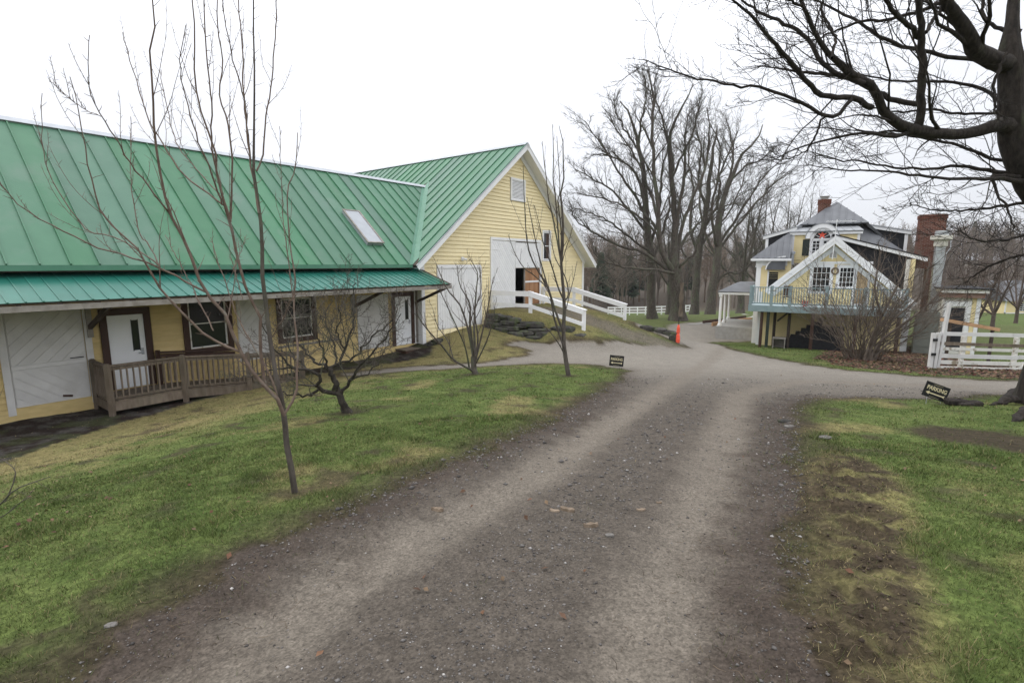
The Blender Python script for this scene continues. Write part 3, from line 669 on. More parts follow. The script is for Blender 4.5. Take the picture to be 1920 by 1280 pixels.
for rect in (WA, WB_):
    a0, a1, b0, b1 = rect
    wn = G().box(WF, a0, a1, b0, b1, .002, .010).build('window', MT['glass'], barn)
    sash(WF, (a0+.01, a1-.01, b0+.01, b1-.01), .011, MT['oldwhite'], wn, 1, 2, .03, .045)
    for x0, x1 in ((a0-.17, a0), (a1, a1+.17)): G().box(WF, x0, x1, b0-.16, b1+.12, .046, .09).build('casing', MT['brown'], wn)
    G().box(WF, a0, a1, b0-.16, b0, .046, .095).build('sill', MT['brown'], wn)
G().box(WF, -6.7, -4.2, -3.02, -2.95, .048, .07).build('ledge', MT['beam'], ww)
# --- porch roof on brackets
PS0, PZ0, PS1, PZ1 = .36, -.13, -1.83, -.87
tp = (PZ0-PZ1)/(PS0-PS1)
pfr, pcs = roof_fr(bw(0, PS1, PZ1), U, Vv, tp); PB = (PS0-PS1)/pcs
g = G().prism(pfr, [(-22, .02), (.08, .02), (.08, (0.0-PS1)/pcs-.02), (-.04, (0.0-PS1)/pcs-.02), (-.04, PB-.02), (-22, PB-.02)], -.06, -.003)
proof = g.build('porch_roof', MT['darkbeam'], barn)
al = [-22+.3*i for i in range(75) if -22+.3*i < .12]
seam_panels(proof, pfr, al, lambda a0, a1: [(a0, 0), (min(a1, .1), 0), (min(a1, .1), PB if a1 < 0 else (0.0-PS1)/pcs-.03), (a0, PB if a1 < 0 else (0.0-PS1)/pcs-.03)], MT['teal'], .022, .035, .008, 'roof_panel')
G().box((bw(0, PS1+.04, PZ1), U, Z3, -Vv), -22, .1, -.20, -.065, -.03, .04).build('porch_beam', MT['beam'], proof)
G().box((bw(.06, 0, 0), Vv, Z3, U), PS1+.1, -.03, -1.0, -.93, -.05, .0).build('porch_beam_end', MT['beam'], proof)
for t in (-21.5, -12.02, -3.45, -.03):
    G().bar(bw(t, .30, -1.75), bw(t, PS1+.15, -1.02), .09, .11).build('bracket', MT['darkbeam'], proof)
    G().box(WF, t-.06, t+.06, -3.6 if t > -1 else -2.0, -.95, .067, .15).build('bracket_post', MT['beam'], proof)
rr = random.Random(3)
for i in range(31):
    t = -21.6+.72*i
    G().bar(bw(t, .30, -.32), bw(t, PS1+.1, -.98), .05, .10).build('rafter', MT['darkbeam'], proof)
# eave gutterless drip strip between the two roofs is dark boarding
G().box(WF, -22, -.05, -.14, .02, .046, .06).build('frieze_board', MT['darkbeam'], ww)

# ------------------------------------------------------------------ wooden porch deck with ramp in front of the wing
dk = thing('porch_deck', bw(-10, -.3, -4.0), 'weathered wooden porch deck and ramp with baluster railing along the barn wing', 'deck')
DS = -.95; DT0, DT1, DT2 = -12.05, -10.3, -6.6
def dfl(t): return -3.60 if t < DT1 else -3.60-(t-DT1)/(DT2-DT1)*.38
x = DT0
while x < DT2-.02:
    x1 = min(x+.14, DT2)
    G().add([bw(x, DS, dfl(x)), bw(x1-.008, DS, dfl(x1)), bw(x1-.008, .30, dfl(x1)), bw(x, .30, dfl(x))]+[bw(x, DS, dfl(x)-.035), bw(x1-.008, DS, dfl(x1)-.035), bw(x1-.008, .30, dfl(x1)-.035), bw(x, .30, dfl(x)-.035)],
            [(0, 1, 2, 3), (7, 6, 5, 4), (0, 4, 5, 1), (1, 5, 6, 2), (2, 6, 7, 3), (3, 7, 4, 0)]).build('deck_board', MT['weath'], dk)
    x = x1
def run(t0, t1, name, z0, z1, s, w_, mat):
    G().bar(bw(t0, s, dfl(t0)+z0), bw(t1, s, dfl(t1)+z0), w_, z1-z0).build(name, mat, dk)
for t0, t1 in ((DT0, DT1), (DT1, DT2)):
    G().bar(bw(t0, DS-.02, dfl(t0)-.16), bw(t1, DS-.02, dfl(t1)-.16), .045, .24).build('rim_board', MT['weath'], dk)
    G().bar(bw(t0, DS-.01, dfl(t0)+.94), bw(t1, DS-.01, dfl(t1)+.94), .11, .04).build('top_rail', MT['weath'], dk)
    G().bar(bw(t0, DS+.0, dfl(t0)+.86), bw(t1, DS, dfl(t1)+.86), .04, .09).build('sub_rail', MT['weath'], dk)
    G().bar(bw(t0, DS, dfl(t0)+.06), bw(t1, DS, dfl(t1)+.06), .04, .07).build('bottom_rail', MT['weath'], dk)
G().bar(bw(DT0-.02, DS, -3.76), bw(DT0-.02, .3, -3.76), .045, .24).build('rim_board', MT['weath'], dk)
G().bar(bw(DT0-.01, DS, -2.66), bw(DT0-.01, .3, -2.66), .11, .04).build('top_rail', MT['weath'], dk)
for z in (-2.74, -3.54): G().bar(bw(DT0, DS, z), bw(DT0, .3, z), .04, .08).build('sub_rail', MT['weath'], dk)
G().bar(bw(DT0-.02, DS-.03, -3.93), bw(DT0+.02, DS-.03, -3.93), .05, .1).build('foot_block', MT['weath'], dk)
pm = mesh('post', *[G().box((np.zeros(3), np.array([1., 0, 0]), np.array([0, 1., 0]), Z3), -.055, .055, -.055, .055, -1.45, 0).box((np.zeros(3), np.array([1., 0, 0]), np.array([0, 1., 0]), Z3), -.04, .04, -.04, .04, .001, .03).__dict__[k] for k in ('v', 'f')])
for t, s in ((DT0-.02, DS-.06), (DT1, DS-.06), (-8.45, DS-.06), (DT2, DS-.06), (DT0-.02, .22)): link('post', pm, MT['weath'], dk, bw(t, s, dfl(t)+.98))
bmx = G().box((np.zeros(3), np.array([.6, .8, 0]), np.array([-.8, .6, 0]), Z3), -.018, .018, -.018, .018, 0, .80); bm_ = mesh('baluster', bmx.v, bmx.f)
t = DT0+.12
while t < DT2-.05:
    if min(abs(t-q) for q in (DT1, -8.45)) > .07: link('baluster', bm_, MT['weath'], dk, bw(t+random.uniform(-.006, .006), DS-.035, dfl(t)+.07))
    t += .145
s = DS+.13
while s < .2:
    link('baluster', bm_, MT['weath'], dk, bw(DT0-.035, s, dfl(DT0)+.07)); s += .145
# inner stained handrail along the wall
G().bar(bw(-10.5, .14, -2.62), bw(-8.3, .14, -2.84), .12, .05).build('wall_rail', MT['brown'], dk)
G().bar(bw(-10.5, .15, -2.72), bw(-8.3, .15, -2.94), .04, .09).build('wall_rail', MT['brown'], dk)
for i in range(14):
    t = -10.45+i*.16; link('baluster', bm_, MT['brown'], dk, bw(t, .15, dfl(t)+.07))
G().bar(bw(-10.52, .14, -3.6), bw(-10.52, .14, -2.55), .09, .09).build('wall_post', MT['brown'], dk)
# step at the far door
st = thing('door_step', bw(-.8, -.1, -3.95), 'low brown plank step below the far white door', 'step')
G().box((bw(0, .36, 0), U, Z3, -Vv), -1.35, .12, -3.80, -3.755, .05, .72).build('tread', MT['weath'], st)
G().box((bw(0, .36, 0), U, Z3, -Vv), -1.32, .09, -4.05, -3.801, .06, .70).build('riser', MT['brown'], st)
# ------------------------------------------------------------------ the house across the drive
E1 = unit([.875, -.485, 0]); E2 = np.array([-E1[1], E1[0], 0]); H0 = np.array([13.958, 28.5, -4.669])
def hw(a, c, z): return H0+E1*a+E2*c+Z3*z
house = thing('house', hw(3, 3, 0), 'yellow clapboard house with grey metal hip roof, dormers and two brick chimneys', 'house')
def HF(c): return (hw(0, c, 0), E1, Z3, -E2)
C0 = 2.6
def siding(name, fr, a0, a1, b0, b1, opens=(), clips=(), h=.13, mat='hyellow', parent=house):
    p = G(); courses(None, fr, a0, a1, b0, b1, h, MT[mat], opens, clips, joined=p, proud=.03)
    o = p.build(name, MT[mat], parent); o['kind'] = 'stuff'; return o
# lower storey and ell gable wall
f0 = HF(C0)
AX, AZ = 3.28, 6.15; TH = .92
lw = G().prism(f0, [(-.35, -.6), (7.0, -.6), (7.0, 2.9), (AX, AZ-.1), (.0, 3.1), (-.35, 3.1)], -.2, 0).build('front_wall', MT['hyellow'], house)
W1 = (2.32, 3.22, 3.05, 4.50); W2 = (3.62, 4.34, 3.35, 4.47); DRH = (4.42, 4.98, 2.45, 4.40)
o = siding('clapboards', f0, -.33, 6.95, -.5, AZ, [ex(W1), ex(W2), ex(DRH), (2.1, 5.2, 4.45, 4.62)], [(TH, -1, AZ-.2-TH*AX+.05), (-TH, -1, AZ-.2+TH*AX+.05), (1, 0, .35)], parent=lw); 
for r, nx, ny in ((W1, 4, 4), (W2, 4, 4)):
    wn = G().box(f0, *r, .001, .008).build('window', MT['glass'], house); sash(f0, r, .009, MT['white'], wn, nx, ny, .025, .05)
    casing(f0, r, .13, .0165, .05, MT['white'], wn, sides='LRTB')
bd = G().box(f0, *DRH, .001, .03).build('boarded_window', M('particle_board', (.36, .25, .14), (.44, .33, .2), 14, .8), house)
casing(f0, DRH, .10, .0165, .05, MT['white'], bd)
G().box(f0, 2.12, 5.15, 4.64, 4.78, .0165, .06).build('frieze_board', MT['white'], lw)
vt = G().box(f0, 3.06, 3.44, 4.98, 5.48, .0165, .03).build('gable_vent', MT['white'], house)
for i in range(7): G().box(f0, 3.10, 3.40, 5.02+i*.062, 5.05+i*.062, .031, .045).build('slat', MT['beam'], vt)
# wreath between the windows
wr = thing('wreath', hw(3.4, C0-.05, 4.2), 'brown twig wreath hanging between the upper windows', 'wreath')
pts = [hw(3.41, C0-.09, 4.25)+E1*.15*math.cos(k*math.pi/8)+Z3*.17*math.sin(k*math.pi/8) for k in range(17)]
G().tube(pts, [.045]*17, 6).build('twig_ring', MT['chip'], wr)
# lower pieces: corner boards
G().box(f0, -.37, -.20, -.6, 3.0, .0165, .05).build('corner_board', MT['white'], lw)
G().box(f0, 6.72, 7.02, -.6, 2.75, .0165, .05).build('corner_board', MT['white'], lw)
# ell roof with rakes
def hroof(name, pts3, th, mat, parent=house):
    """flat roof slab through 3D corner points, thickness th downwards"""
    pts3 = [np.array(p) for p in pts3]; n = np.cross(pts3[1]-pts3[0], pts3[2]-pts3[0]); n = unit(n)
    if n[2] < 0: n = -n
    k = len(pts3); v = pts3+[p-n*th for p in pts3]
    g = G().add(v, [tuple(range(k)), tuple(range(2*k-1, k-1, -1))]+[(i, k+i, k+(i+1) % k, (i+1) % k) for i in range(k)])
    return g.build(name, mat, parent)
def seams(roof, p0, p1, q0, q1, n, mat, h=.05, w_=.05):
    for i in range(1, n):
        t = i/n; a = np.array(p0)*(1-t)+np.array(p1)*t; b = np.array(q0)*(1-t)+np.array(q1)*t
        nn = unit(np.cross(np.array(p1)-np.array(p0), np.array(q0)-np.array(p0))); nn = nn if nn[2] > 0 else -nn
        G().bar(a+nn*h*.45, b+nn*h*.45, w_, h, nn).build('seam', mat, roof)
cf, cb = C0-.55, 9.0
RL, RR_ = (-.05, AZ-TH*(AX+.05)), (7.15, AZ-TH*(7.15-AX))
er = hroof('ell_roof', [hw(RL[0], cf, RL[1]), hw(AX, cf, AZ), hw(AX, cb, AZ), hw(RL[0], cb, RL[1])], .16, MT['slate'])
er2 = hroof('ell_roof', [hw(RR_[0], cf, RR_[1]), hw(AX, cf, AZ+.002), hw(AX, cb, AZ+.002), hw(RR_[0], cb, RR_[1])], .16, MT['charcoal'])
for (e, ro) in ((RL, er), (RR_, er2)):
    fr = HF(cf)
    d = unit([AX-e[0], AZ-e[1]]); nrm = np.array([-d[1], d[0]])*(1 if d[0] > 0 else -1)
    for off, wd, dd0, dd1 in ((.03, .16, .002, .05), (-.13, .17, -.03, .03), (-.35, .22, -.50, -.46)):
        p = [np.array(e)+nrm*(off-wd), np.array([AX, AZ])+nrm*(off-wd)+np.array([0, -.0]), np.array([AX, AZ])+nrm*off, np.array(e)+nrm*off]
        p[1][0] = AX; p[1][1] = AZ+(off-wd)/abs(nrm[1]); p[2] = np.array([AX, AZ+off/abs(nrm[1])])
        G().prism(fr, [tuple(q) for q in p], dd0, dd1).build('rake_board', MT['white'], ro)
    # soffit
    g = G().prism(fr, [tuple(np.array(e)+nrm*-.17), (AX, AZ-.17/abs(nrm[1])), (AX, AZ-.21/abs(nrm[1])), tuple(np.array(e)+nrm*-.21)], -.53, -.031); g.build('rake_soffit', MT['white'], ro)
# main block behind, left
C1 = 3.4
f1 = HF(C1)
G().box(f1, -.62, 1.2, -.6, 4.85, -.2, 0).build('main_wall', MT['hyellow'], house)
siding('clapboards', f1, -.42, 1.0, 3.0, 4.55, h=.13)
G().box(f1, -.66, -.40, -.5, 4.45, .002, .06).build('pilaster', MT['white'], house)
G().box(f1, -.72, -.34, 4.451, 4.53, .002, .10).build('capital', MT['white'], house)
G().box(f1, -.70, 1.0, 4.54, 4.9, .002, .05).build('entablature', MT['white'], house)
G().box((hw(-.62, C1, 0), E2, Z3, -E1), 0, 9, -.6, 4.9, 0, .02).build('side_wall', MT['hyellow'], house)
EL, ER = -.95, 7.4; CB = 13.0; cfm = C1-.35
z0 = 4.98
# steep skirt roof: eave up to the upper deck
T1 = dict(l=1.6, r=4.95, f=5.7, b=10.6, z=7.12)
fl_, fr_, bl_, br_ = hw(EL, cfm, z0), hw(ER, cfm, z0), hw(EL, CB, z0), hw(ER, CB, z0)
tl, tr_, tbl, tbr = hw(T1['l'], T1['f'], T1['z']), hw(T1['r'], T1['f'], T1['z']), hw(T1['l'], T1['b'], T1['z']), hw(T1['r'], T1['b'], T1['z'])
tt_ = (1.12-EL)/(T1['l']-EL); m1 = fl_+(tl-fl_)*tt_; e1_ = hw(1.12, cfm, z0)
mr_ = hroof('main_roof', [fl_, e1_, m1], .14, MT['slate'])
for k in range(1, 7):
    t = k/6.5; a = fl_*(1-t)+e1_*t; b = a+(m1-e1_)*t; nn = unit(np.cross(e1_-fl_, m1-fl_)); G().bar(a+nn*.02, b+nn*.02, .05, .05, nn).build('seam', MT['slate'], mr_)
e2_ = hw(4.62, cfm, z0); m2 = e2_+(tr_-hw(T1['r'], cfm, z0)); mrr = hroof('main_roof', [hw(4.7, 6.2, 7.0), hw(4.7, 5.0, 5.7), hw(7.0, 6.0, 5.35)], .1, MT['slate'])
ml_ = hroof('main_roof', [bl_, fl_, tl, tbl], .14, MT['slate']); seams(ml_, bl_, fl_, tbl, tl, 14, MT['slate'])
hroof('main_roof', [hw(ER, 7, z0), br_, tbr, tr_], .14, MT['slate']); hroof('main_roof', [br_, bl_, tbl, tbr], .14, MT['slate'])
G().box(HF(cfm), EL, 1.2, z0-.14, z0-.02, -.05, .04).build('eave_fascia', MT['white'], mr_)
G().box((hw(EL, 0, 0), E2, Z3, -E1), cfm, CB, z0-.14, z0-.02, -.05, .04).build('eave_fascia', MT['white'], ml_)
G().box((hw(0, 0, z0-.15), E1, E2, -Z3), EL+.02, 1.2, cfm+.02, C1-.01, 0, .03).build('soffit', MT['white'], mr_)
# upper pyramid
ap = hw(3.45, 8.2, 8.62)
ue = .10
q = [hw(T1['l']-ue, T1['f']-ue, 7.08), hw(T1['r']+ue, T1['f']-ue, 7.08), hw(T1['r']+ue, T1['b']+ue, 7.08), hw(T1['l']-ue, T1['b']+ue, 7.08)]
for i in range(4):
    r_ = hroof('upper_roof', [q[i], q[(i+1) % 4], ap], .08, MT['slate'])
    if i == 0:
        for k in range(1, 9):
            t = k/9; a = q[0]*(1-t)+q[1]*t; s_ = 1-abs(2*t-1); b = a+(ap-(q[0]+q[1])/2)*s_
            nn = unit(np.cross(q[1]-q[0], ap-q[0])); G().bar(a+nn*.02, b+nn*.02, .045, .05, nn).build('seam', MT['slate'], r_)
# centre cross dormer with arched window
CD = 5.0; fd = HF(CD)
dl, dr_ = 1.12, 4.62
dm = G().box(fd, dl, dr_, 4.7, 6.42, -2.5, 0).build('dormer_wall', MT['hyellow'], house)
siding('clapboards', fd, dl+.1, dr_-.1, 4.9, 6.38, [(1.72, 3.3, 4.8, 6.6)], parent=dm, h=.15)
for x0 in (dl-.01, dr_-.13): G().box(fd, x0, x0+.14, 4.8, 6.42, .017, .05).build('corner_board', MT['white'], dm)
G().box(fd, dl-.12, 2.05, 6.40, 6.58, .0, .14).build('cornice', MT['white'], dm); G().box(fd, 3.37, dr_+.12, 6.40, 6.58, .0, .14).build('cornice', MT['white'], dm)
rf = hroof('dormer_roof', [hw(dl-.15, CD-.2, 6.60), hw(dr_+.15, CD-.2, 6.60), hw(dr_-.4, CD+2.2, 7.35), hw(dl+.4, CD+2.2, 7.35)], .05, MT['slatelight'])
seams(rf, hw(dl-.15, CD-.2, 6.60), hw(dr_+.15, CD-.2, 6.60), hw(dl+.4, CD+2.2, 7.35), hw(dr_-.4, CD+2.2, 7.35), 8, MT['slatelight'], .03, .03)
ac, az, ar = 2.71, 6.17, .43
def arc(r0, r1, d0, d1, n=14, a0=0, a1=math.pi):
    g = G()
    for i in range(n):
        t0, t1 = a0+(a1-a0)*i/n, a0+(a1-a0)*(i+1)/n
        g.prism(fd, [(ac+r0*math.cos(t0), az+r0*math.sin(t0)), (ac+r1*math.cos(t0), az+r1*math.sin(t0)), (ac+r1*math.cos(t1), az+r1*math.sin(t1)), (ac+r0*math.cos(t1), az+r0*math.sin(t1))], d0, d1)
    return g
ah = arc(.62, .86, -.9, .16).build('arch_hood', MT['white'], house); arc(.43, .619, .001, .07).build('arch_trim', MT['white'], ah)
arc(.861, .90, -1.6, .18).build('arch_cap', MT['slatelight'], ah)
aw = G().prism(fd, [(ac+ar*math.cos(t*math.pi/14), az+ar*math.sin(t*math.pi/14)) for t in range(15)], .001, .02).build('arched_window', MT['glass'], house)
for t in (30, 60, 90, 120, 150):
    a = math.radians(t); p = fd[0]+E1*ac+Z3*az+fd[3]*.03
    G().bar(p, p+(E1*math.cos(a)+Z3*math.sin(a))*ar, .025, .02, -E2).build('muntin', MT['white'], aw)
G().box(fd, ac-.62, ac+.62, az-.10, az-.002, .017, .08).build('transom', MT['white'], aw)
star = [(ac+(.24 if k % 2 == 0 else .09)*math.sin(k*math.pi/5), az+.2+(.24 if k % 2 == 0 else .09)*math.cos(k*math.pi/5)) for k in range(10)]
g = G()
for k in range(10): g.prism(fd, [(ac, az+.2), star[k], star[(k+1) % 10]], .042, .06)
g.build('star_ornament', MT['orange'], aw)
for x0 in (ac-.50, ac+.06):
    r = (x0, x0+.44, 5.2, az-.11); wn = G().box(fd, *r, .001, .018).build('window', MT['glass'], house); sash(fd, r, .019, MT['white'], wn, 2, 4, .03, .05)
G().box(fd, ac-.62, ac-.50, 5.1, az-.101, .017, .07).build('casing', MT['white'], aw); G().box(fd, ac+.50, ac+.62, 5.1, az-.101, .017, .07).build('casing', MT['white'], aw); G().box(fd, ac-.059, ac+.059, 5.1, az-.101, .017, .07).build('mullion', MT['white'], aw)
sh = G().box(fd, 1.72, 2.07, 5.15, 6.12, .018, .05).build('shutter', MT['shutter'], house)
for i in range(12): G().box(fd, 1.75, 2.04, 5.2+i*.075, 5.25+i*.075, .051, .06).build('slat', MT['shutter'], sh)
# shed dormers left and right: white edge, charcoal cheek
def shed_dormer(a_out, a_in, z_out, z_in, c0, c1, zb):
    fr = HF(c0)
    lo, hi = (a_out, a_in)
    ck = G().prism(fr, [(a_out, zb), (a_in, zb+.4), (a_in, z_in-.12), (a_out, z_out-.12)], -.1, 0).build('dormer_cheek', MT['charcoal'], house)
    r_ = hroof('dormer_roof', [hw(a_out-.15*np.sign(a_in-a_out), c0-.15, z_out), hw(a_in, c0-.15, z_in), hw(a_in, c1, z_in), hw(a_out-.15*np.sign(a_in-a_out), c1, z_out)], .06, MT['slatelight'])
    G().prism(fr, [(a_out-.15*np.sign(a_in-a_out), z_out-.24), (a_in, z_in-.22), (a_in, z_in-.065), (a_out-.15*np.sign(a_in-a_out), z_out-.065)], .001, .12).build('fascia', MT['white'], r_)
    s0, s1 = sorted((a_out, a_out+.16*np.sign(a_in-a_out)))
    G().box(fr, s0, s1, zb, z_out-.2, .001, .05).build('corner_board', MT['white'], ck)
    G().box((hw(a_out, c0, 0), E2, Z3, -E1*np.sign(a_in-a_out)), 0.01, c1-c0-.2, zb, z_out-.1, -.05, .0).build('dormer_face', MT['white'], ck)
shed_dormer(-.36, 1.35, 6.42, 6.95, 5.2, 9.5, 5.3)
shed_dormer(7.2, 4.6, 6.62, 7.18, 7.2, 10.6, 5.2)
# big shed dormer over the right slope of the ell
CS = 3.5; fs = HF(CS)
ck = G().prism(fs, [(3.3, 5.6), (6.95, 2.6), (6.95, 4.95), (3.3, 6.05)], -.1, 0).build('dormer_cheek', MT['charcoal'], house)
sr_ = hroof('dormer_roof', [hw(3.2, CS-.25, 6.35), hw(7.6, CS-.25, 5.02), hw(7.6, 9, 5.02), hw(3.2, 9, 6.35)], .06, MT['charcoal'])
G().prism(fs, [(3.35, 6.06), (7.6, 4.77), (7.6, 4.95), (3.35, 6.24)], .002, .22).build('fascia', MT['white'], sr_)
G().box(fs, 6.72, 7.0, 2.4, 4.9, .002, .06).build('corner_board', MT['white'], ck)
sw = (hw(7.0, CS, 0), E2, Z3, E1)
rw = G().box(sw, -.85, 5.5, -.6, 4.9, -.1, 0).build('right_wall', MT['hyellow'], house)
p = G(); courses(None, sw, .02, 5.4, -.4, 4.8, .13, MT['hyellow'], joined=p, proud=.03); oo = p.build('clapboards', MT['hyellow'], rw); oo['kind'] = 'stuff'
# brick chimneys
def chimney(a, c, z0, z1, wd, dp, corbel=True, tilt=0, parent=house):
    fr = (hw(a, c, 0), E1, E2, Z3)
    ch = G().box(fr, 0.01, wd-.01, 0.01, dp-.01, z0, z1-.01).build('chimney', MT['mortar'], parent)
    g = G(); z = z0; row = 0; rb = random.Random(int(a*100))
    while z < z1-.03:
        ex_ = .035 if corbel and z > z1-.32 else 0
        L = .21
        for (w0, w1, cc, axis) in ((-ex_, wd+ex_, -ex_, 0), (-ex_, wd+ex_, dp-.1+ex_, 0), (-ex_+.1, dp-.1+ex_, -ex_, 1), (-ex_+.1, dp-.1+ex_, wd-.1+ex_, 1)):
            x = w0+(-.1 if row % 2 else 0)
            while x < w1-.02:
                x0, x1 = max(x, w0), min(x+L-.012, w1)
                if x1-x0 > .03:
                    j = rb.uniform(-.006, .006)
                    if axis == 0: g.box(fr, x0, x1, cc-(j if cc < .2 else -j), cc+.1, z, z+.062)
                    else: g.box(fr, cc, cc+.1+(j if cc > .2 else 0), x0, x1, z, z+.062)
                x += L
        z += .075; row += 1
    b = g.build('bricks', MT['brick'], ch); b['kind'] = 'stuff'
    return ch, fr
c1, fr = chimney(2.42, 7.6, 6.8, 8.72, .68, .68)
G().box(fr, .14, .54, .14, .54, 8.72, 8.90).build('flue', MT['concrete'], c1); G().box(fr, .08, .60, .08, .60, 8.92, 8.95).build('cap', MT['concrete'], c1)
for x, y in ((.16, .16), (.50, .16), (.16, .50), (.50, .50)): G().box(fr, x-.03, x+.03, y-.03, y+.03, 8.90, 8.92).build('cap_leg', MT['concrete'], c1)
c2, fr = chimney(7.30, 4.6, 4.4, 7.35, 1.16, .75, True)
chimney(7.86, 4.62, -.3, 4.39, .6, .7, False, parent=house)
# kitchen exhaust duct with roof fan
ed = thing('exhaust_fan', hw(8.15, 3.6, 0), 'grey metal exhaust duct with round cream fan housing beside the tall chimney', 'exhaust fan')
G().box((hw(7.93, 3.5, 0), E1, E2, Z3), 0, .40, 0, .40, 1.8, 5.55).build('duct', MT['metal'], ed)
G().box((hw(7.90, 3.47, 0), E1, E2, Z3), 0, .46, 0, .46, 4.66, 4.72).build('duct_flange', MT['metal'], ed)
G().lathe(hw(8.14, 3.7, 5.52), [(.20, 0), (.30, .06), (.30, .34), (.46, .40), (.47, .42), (.47, .60), (.42, .62)], 20).build('fan_housing', MT['cream'], ed, smooth=False)
G().lathe(hw(8.14, 3.7, 6.143), [(.30, 0), (.30, .22), (.26, .24)], 20).build('fan_cap', MT['metal'], ed)
G().tube([hw(8.5, 3.5, 5.9), hw(8.52, 3.4, 5.5), hw(8.36, 3.35, 5.2), hw(8.3, 3.38, 4.2)], [.02]*4, 6).build('conduit', MT['flash'], ed)
# antenna, vent pipe
an = thing('antenna', hw(3.22, 2.0, 5.2), 'thin white television antenna on a mast above the small gable', 'antenna')
G().tube([hw(3.20, 1.98, 4.9), hw(3.26, 1.98, 7.05)], [.022, .018], 6).build('mast', MT['white'], an)
G().bar(hw(2.75, 1.98, 6.95), hw(4.15, 1.98, 6.93), .025, .03).build('boom', MT['white'], an)
for a in (2.8, 3.0, 3.35, 3.6, 3.85): G().bar(hw(a, 1.6, 6.97+.0), hw(a+.12, 2.35, 6.97), .014, .014).build('element', MT['white'], an)
G().bar(hw(3.26, 1.98, 6.7), hw(3.5, 1.98, 6.93), .014, .014).build('stay', MT['black'], an)
G().lathe(hw(1.20, 4.0, 4.6), [(.12, 0), (.12, .62), (.17, .64), (.17, .78), (.12, .80)], 12).build('vent_pipe', MT['flash'], house)
# little arched hood roof left of the ell
g = G()
pts = [(.35+.55*math.cos(math.pi-t*math.pi/20), 4.55+.62*math.sin(t*math.pi/20)) for t in range(0, 11)]
hood = [(.35-.55+.55*2, 4.3)]
g.prism(HF(3.15), [(-.10+.0, 4.3)]+[(.90-1.0*math.cos(t*math.pi/20), 4.3+.75*math.sin(t*math.pi/20)) for t in range(0, 11)]+[(.9, 4.3)], -1.6, .0); g.build('hood_roof', MT['slate'], house)
g = G()
for t in range(10):
    a0, a1 = t*math.pi/20, (t+1)*math.pi/20
    g.prism(HF(3.15), [(.9-1.0*math.cos(a0), 4.3+.75*math.sin(a0)), (.9-1.06*math.cos(a0), 4.3+.81*math.sin(a0)), (.9-1.06*math.cos(a1), 4.3+.81*math.sin(a1)), (.9-1.0*math.cos(a1), 4.3+.75*math.sin(a1))], .001, .05)
g.build('hood_trim', MT['white'], house)
G().box(f1, .05, .55, 3.0, 4.15, .017, .03).build('side_window', MT['glass'], house); G().box(f1, -.03, .05, 2.95, 4.25, .017, .06).build('casing', MT['white'], house)
# side porch on the left
pr = thing('side_porch', hw(-1.8, 6, 0), 'small grey-roofed side porch with white posts left of the house', 'porch')
pz = gz1(*hw(-2.2, 6, 0)[:2])
q = [hw(-2.95, 4.6, 2.85), hw(-.65, 4.6, 2.85), hw(-.65, 10, 2.85), hw(-2.95, 10, 2.85)]; q2 = [hw(-2.0, 5.6, 3.38), hw(-.65, 5.6, 3.38), hw(-.65, 9.2, 3.38), hw(-2.0, 9.2, 3.38)]
for i in (0, 2, 3): hroof('porch_roof', [q[i], q[(i+1) % 4], q2[(i+1) % 4], q2[i]], .05, MT['slate'], pr)
hroof('porch_roof', q2, .05, MT['slate'], pr)
g = G().box((hw(0, 0, 0), E1, E2, Z3), -2.9, -.66, 4.66, 4.74, 2.66, 2.82).box((hw(0, 0, 0), E1, E2, Z3), -2.9, -2.82, 4.74, 9.9, 2.66, 2.82); g.build('porch_beam', MT['white'], pr)
for a, c in ((-2.75, 4.8), (-2.75, 7.2), (-2.75, 9.7)):
    G().lathe(hw(a, c, .55), [(.13, -.6), (.13, .14), (.09, .17), (.085, 1.9), (.13, 1.98), (.13, 2.1)], 10).build('porch_post', MT['white'], pr)
G().box((hw(0, 0, 0), E1, E2, Z3), -2.95, -.66, 4.6, 10, -.5, .55).build('porch_floor', MT['concrete'], pr)
# deck on posts
dk2 = thing('raised_deck', hw(2.5, 1.2, 0), 'grey-blue raised deck with baluster railing in front of the house', 'deck')
hb = (hw(0, 0, 0), E1, E2, Z3)
DL, DR = -.68, 6.4
for i in range(18): G().box(hb, DL, DR, .02+i*.142, .02+i*.142+.135, 2.33, 2.37).build('deck_board', MT['decklight'], dk2)
G().box(HF(0), DL-.02, DR+.02, 2.02, 2.36, -.02, .04).build('rim_board', MT['deckblue'], dk2)
G().box((hw(DL, 0, 0), E2, Z3, -E1), .0, 2.56, 2.02, 2.36, -.02, .04).build('rim_board', MT['deckblue'], dk2)
for i in range(9): G().box((hw(DL+.4+i*.8, 0, 0), E2, Z3, E1), .05, 2.5, 2.05, 2.325, -.02, .02).build('joist', MT['darkbeam'], dk2)
def rail2(p, q, nm='top_rail'):
    G().bar(p+Z3*3.37, q+Z3*3.37, .12, .05).build('top_rail', MT['deckblue'], dk2); G().bar(p+Z3*2.48, q+Z3*2.48, .05, .07).build('bottom_rail', MT['deckblue'], dk2)
rail2(hw(DL+.05, .03, 0), hw(DR, .03, 0)); rail2(hw(DL+.05, .03, 0), hw(DL+.05, 2.4, 0))
bb = G().box((np.zeros(3), E1, E2, Z3), -.02, .02, -.02, .02, 0, .86); b2 = mesh('baluster', bb.v, bb.f)
x = DL+.15
while x < DR: link('baluster', b2, MT['deckblue'], dk2, hw(x, .03, 2.50)); x += .125
x = .15
while x < 2.4: link('baluster', b2, MT['deckblue'], dk2, hw(DL+.05, x, 2.50)); x += .125
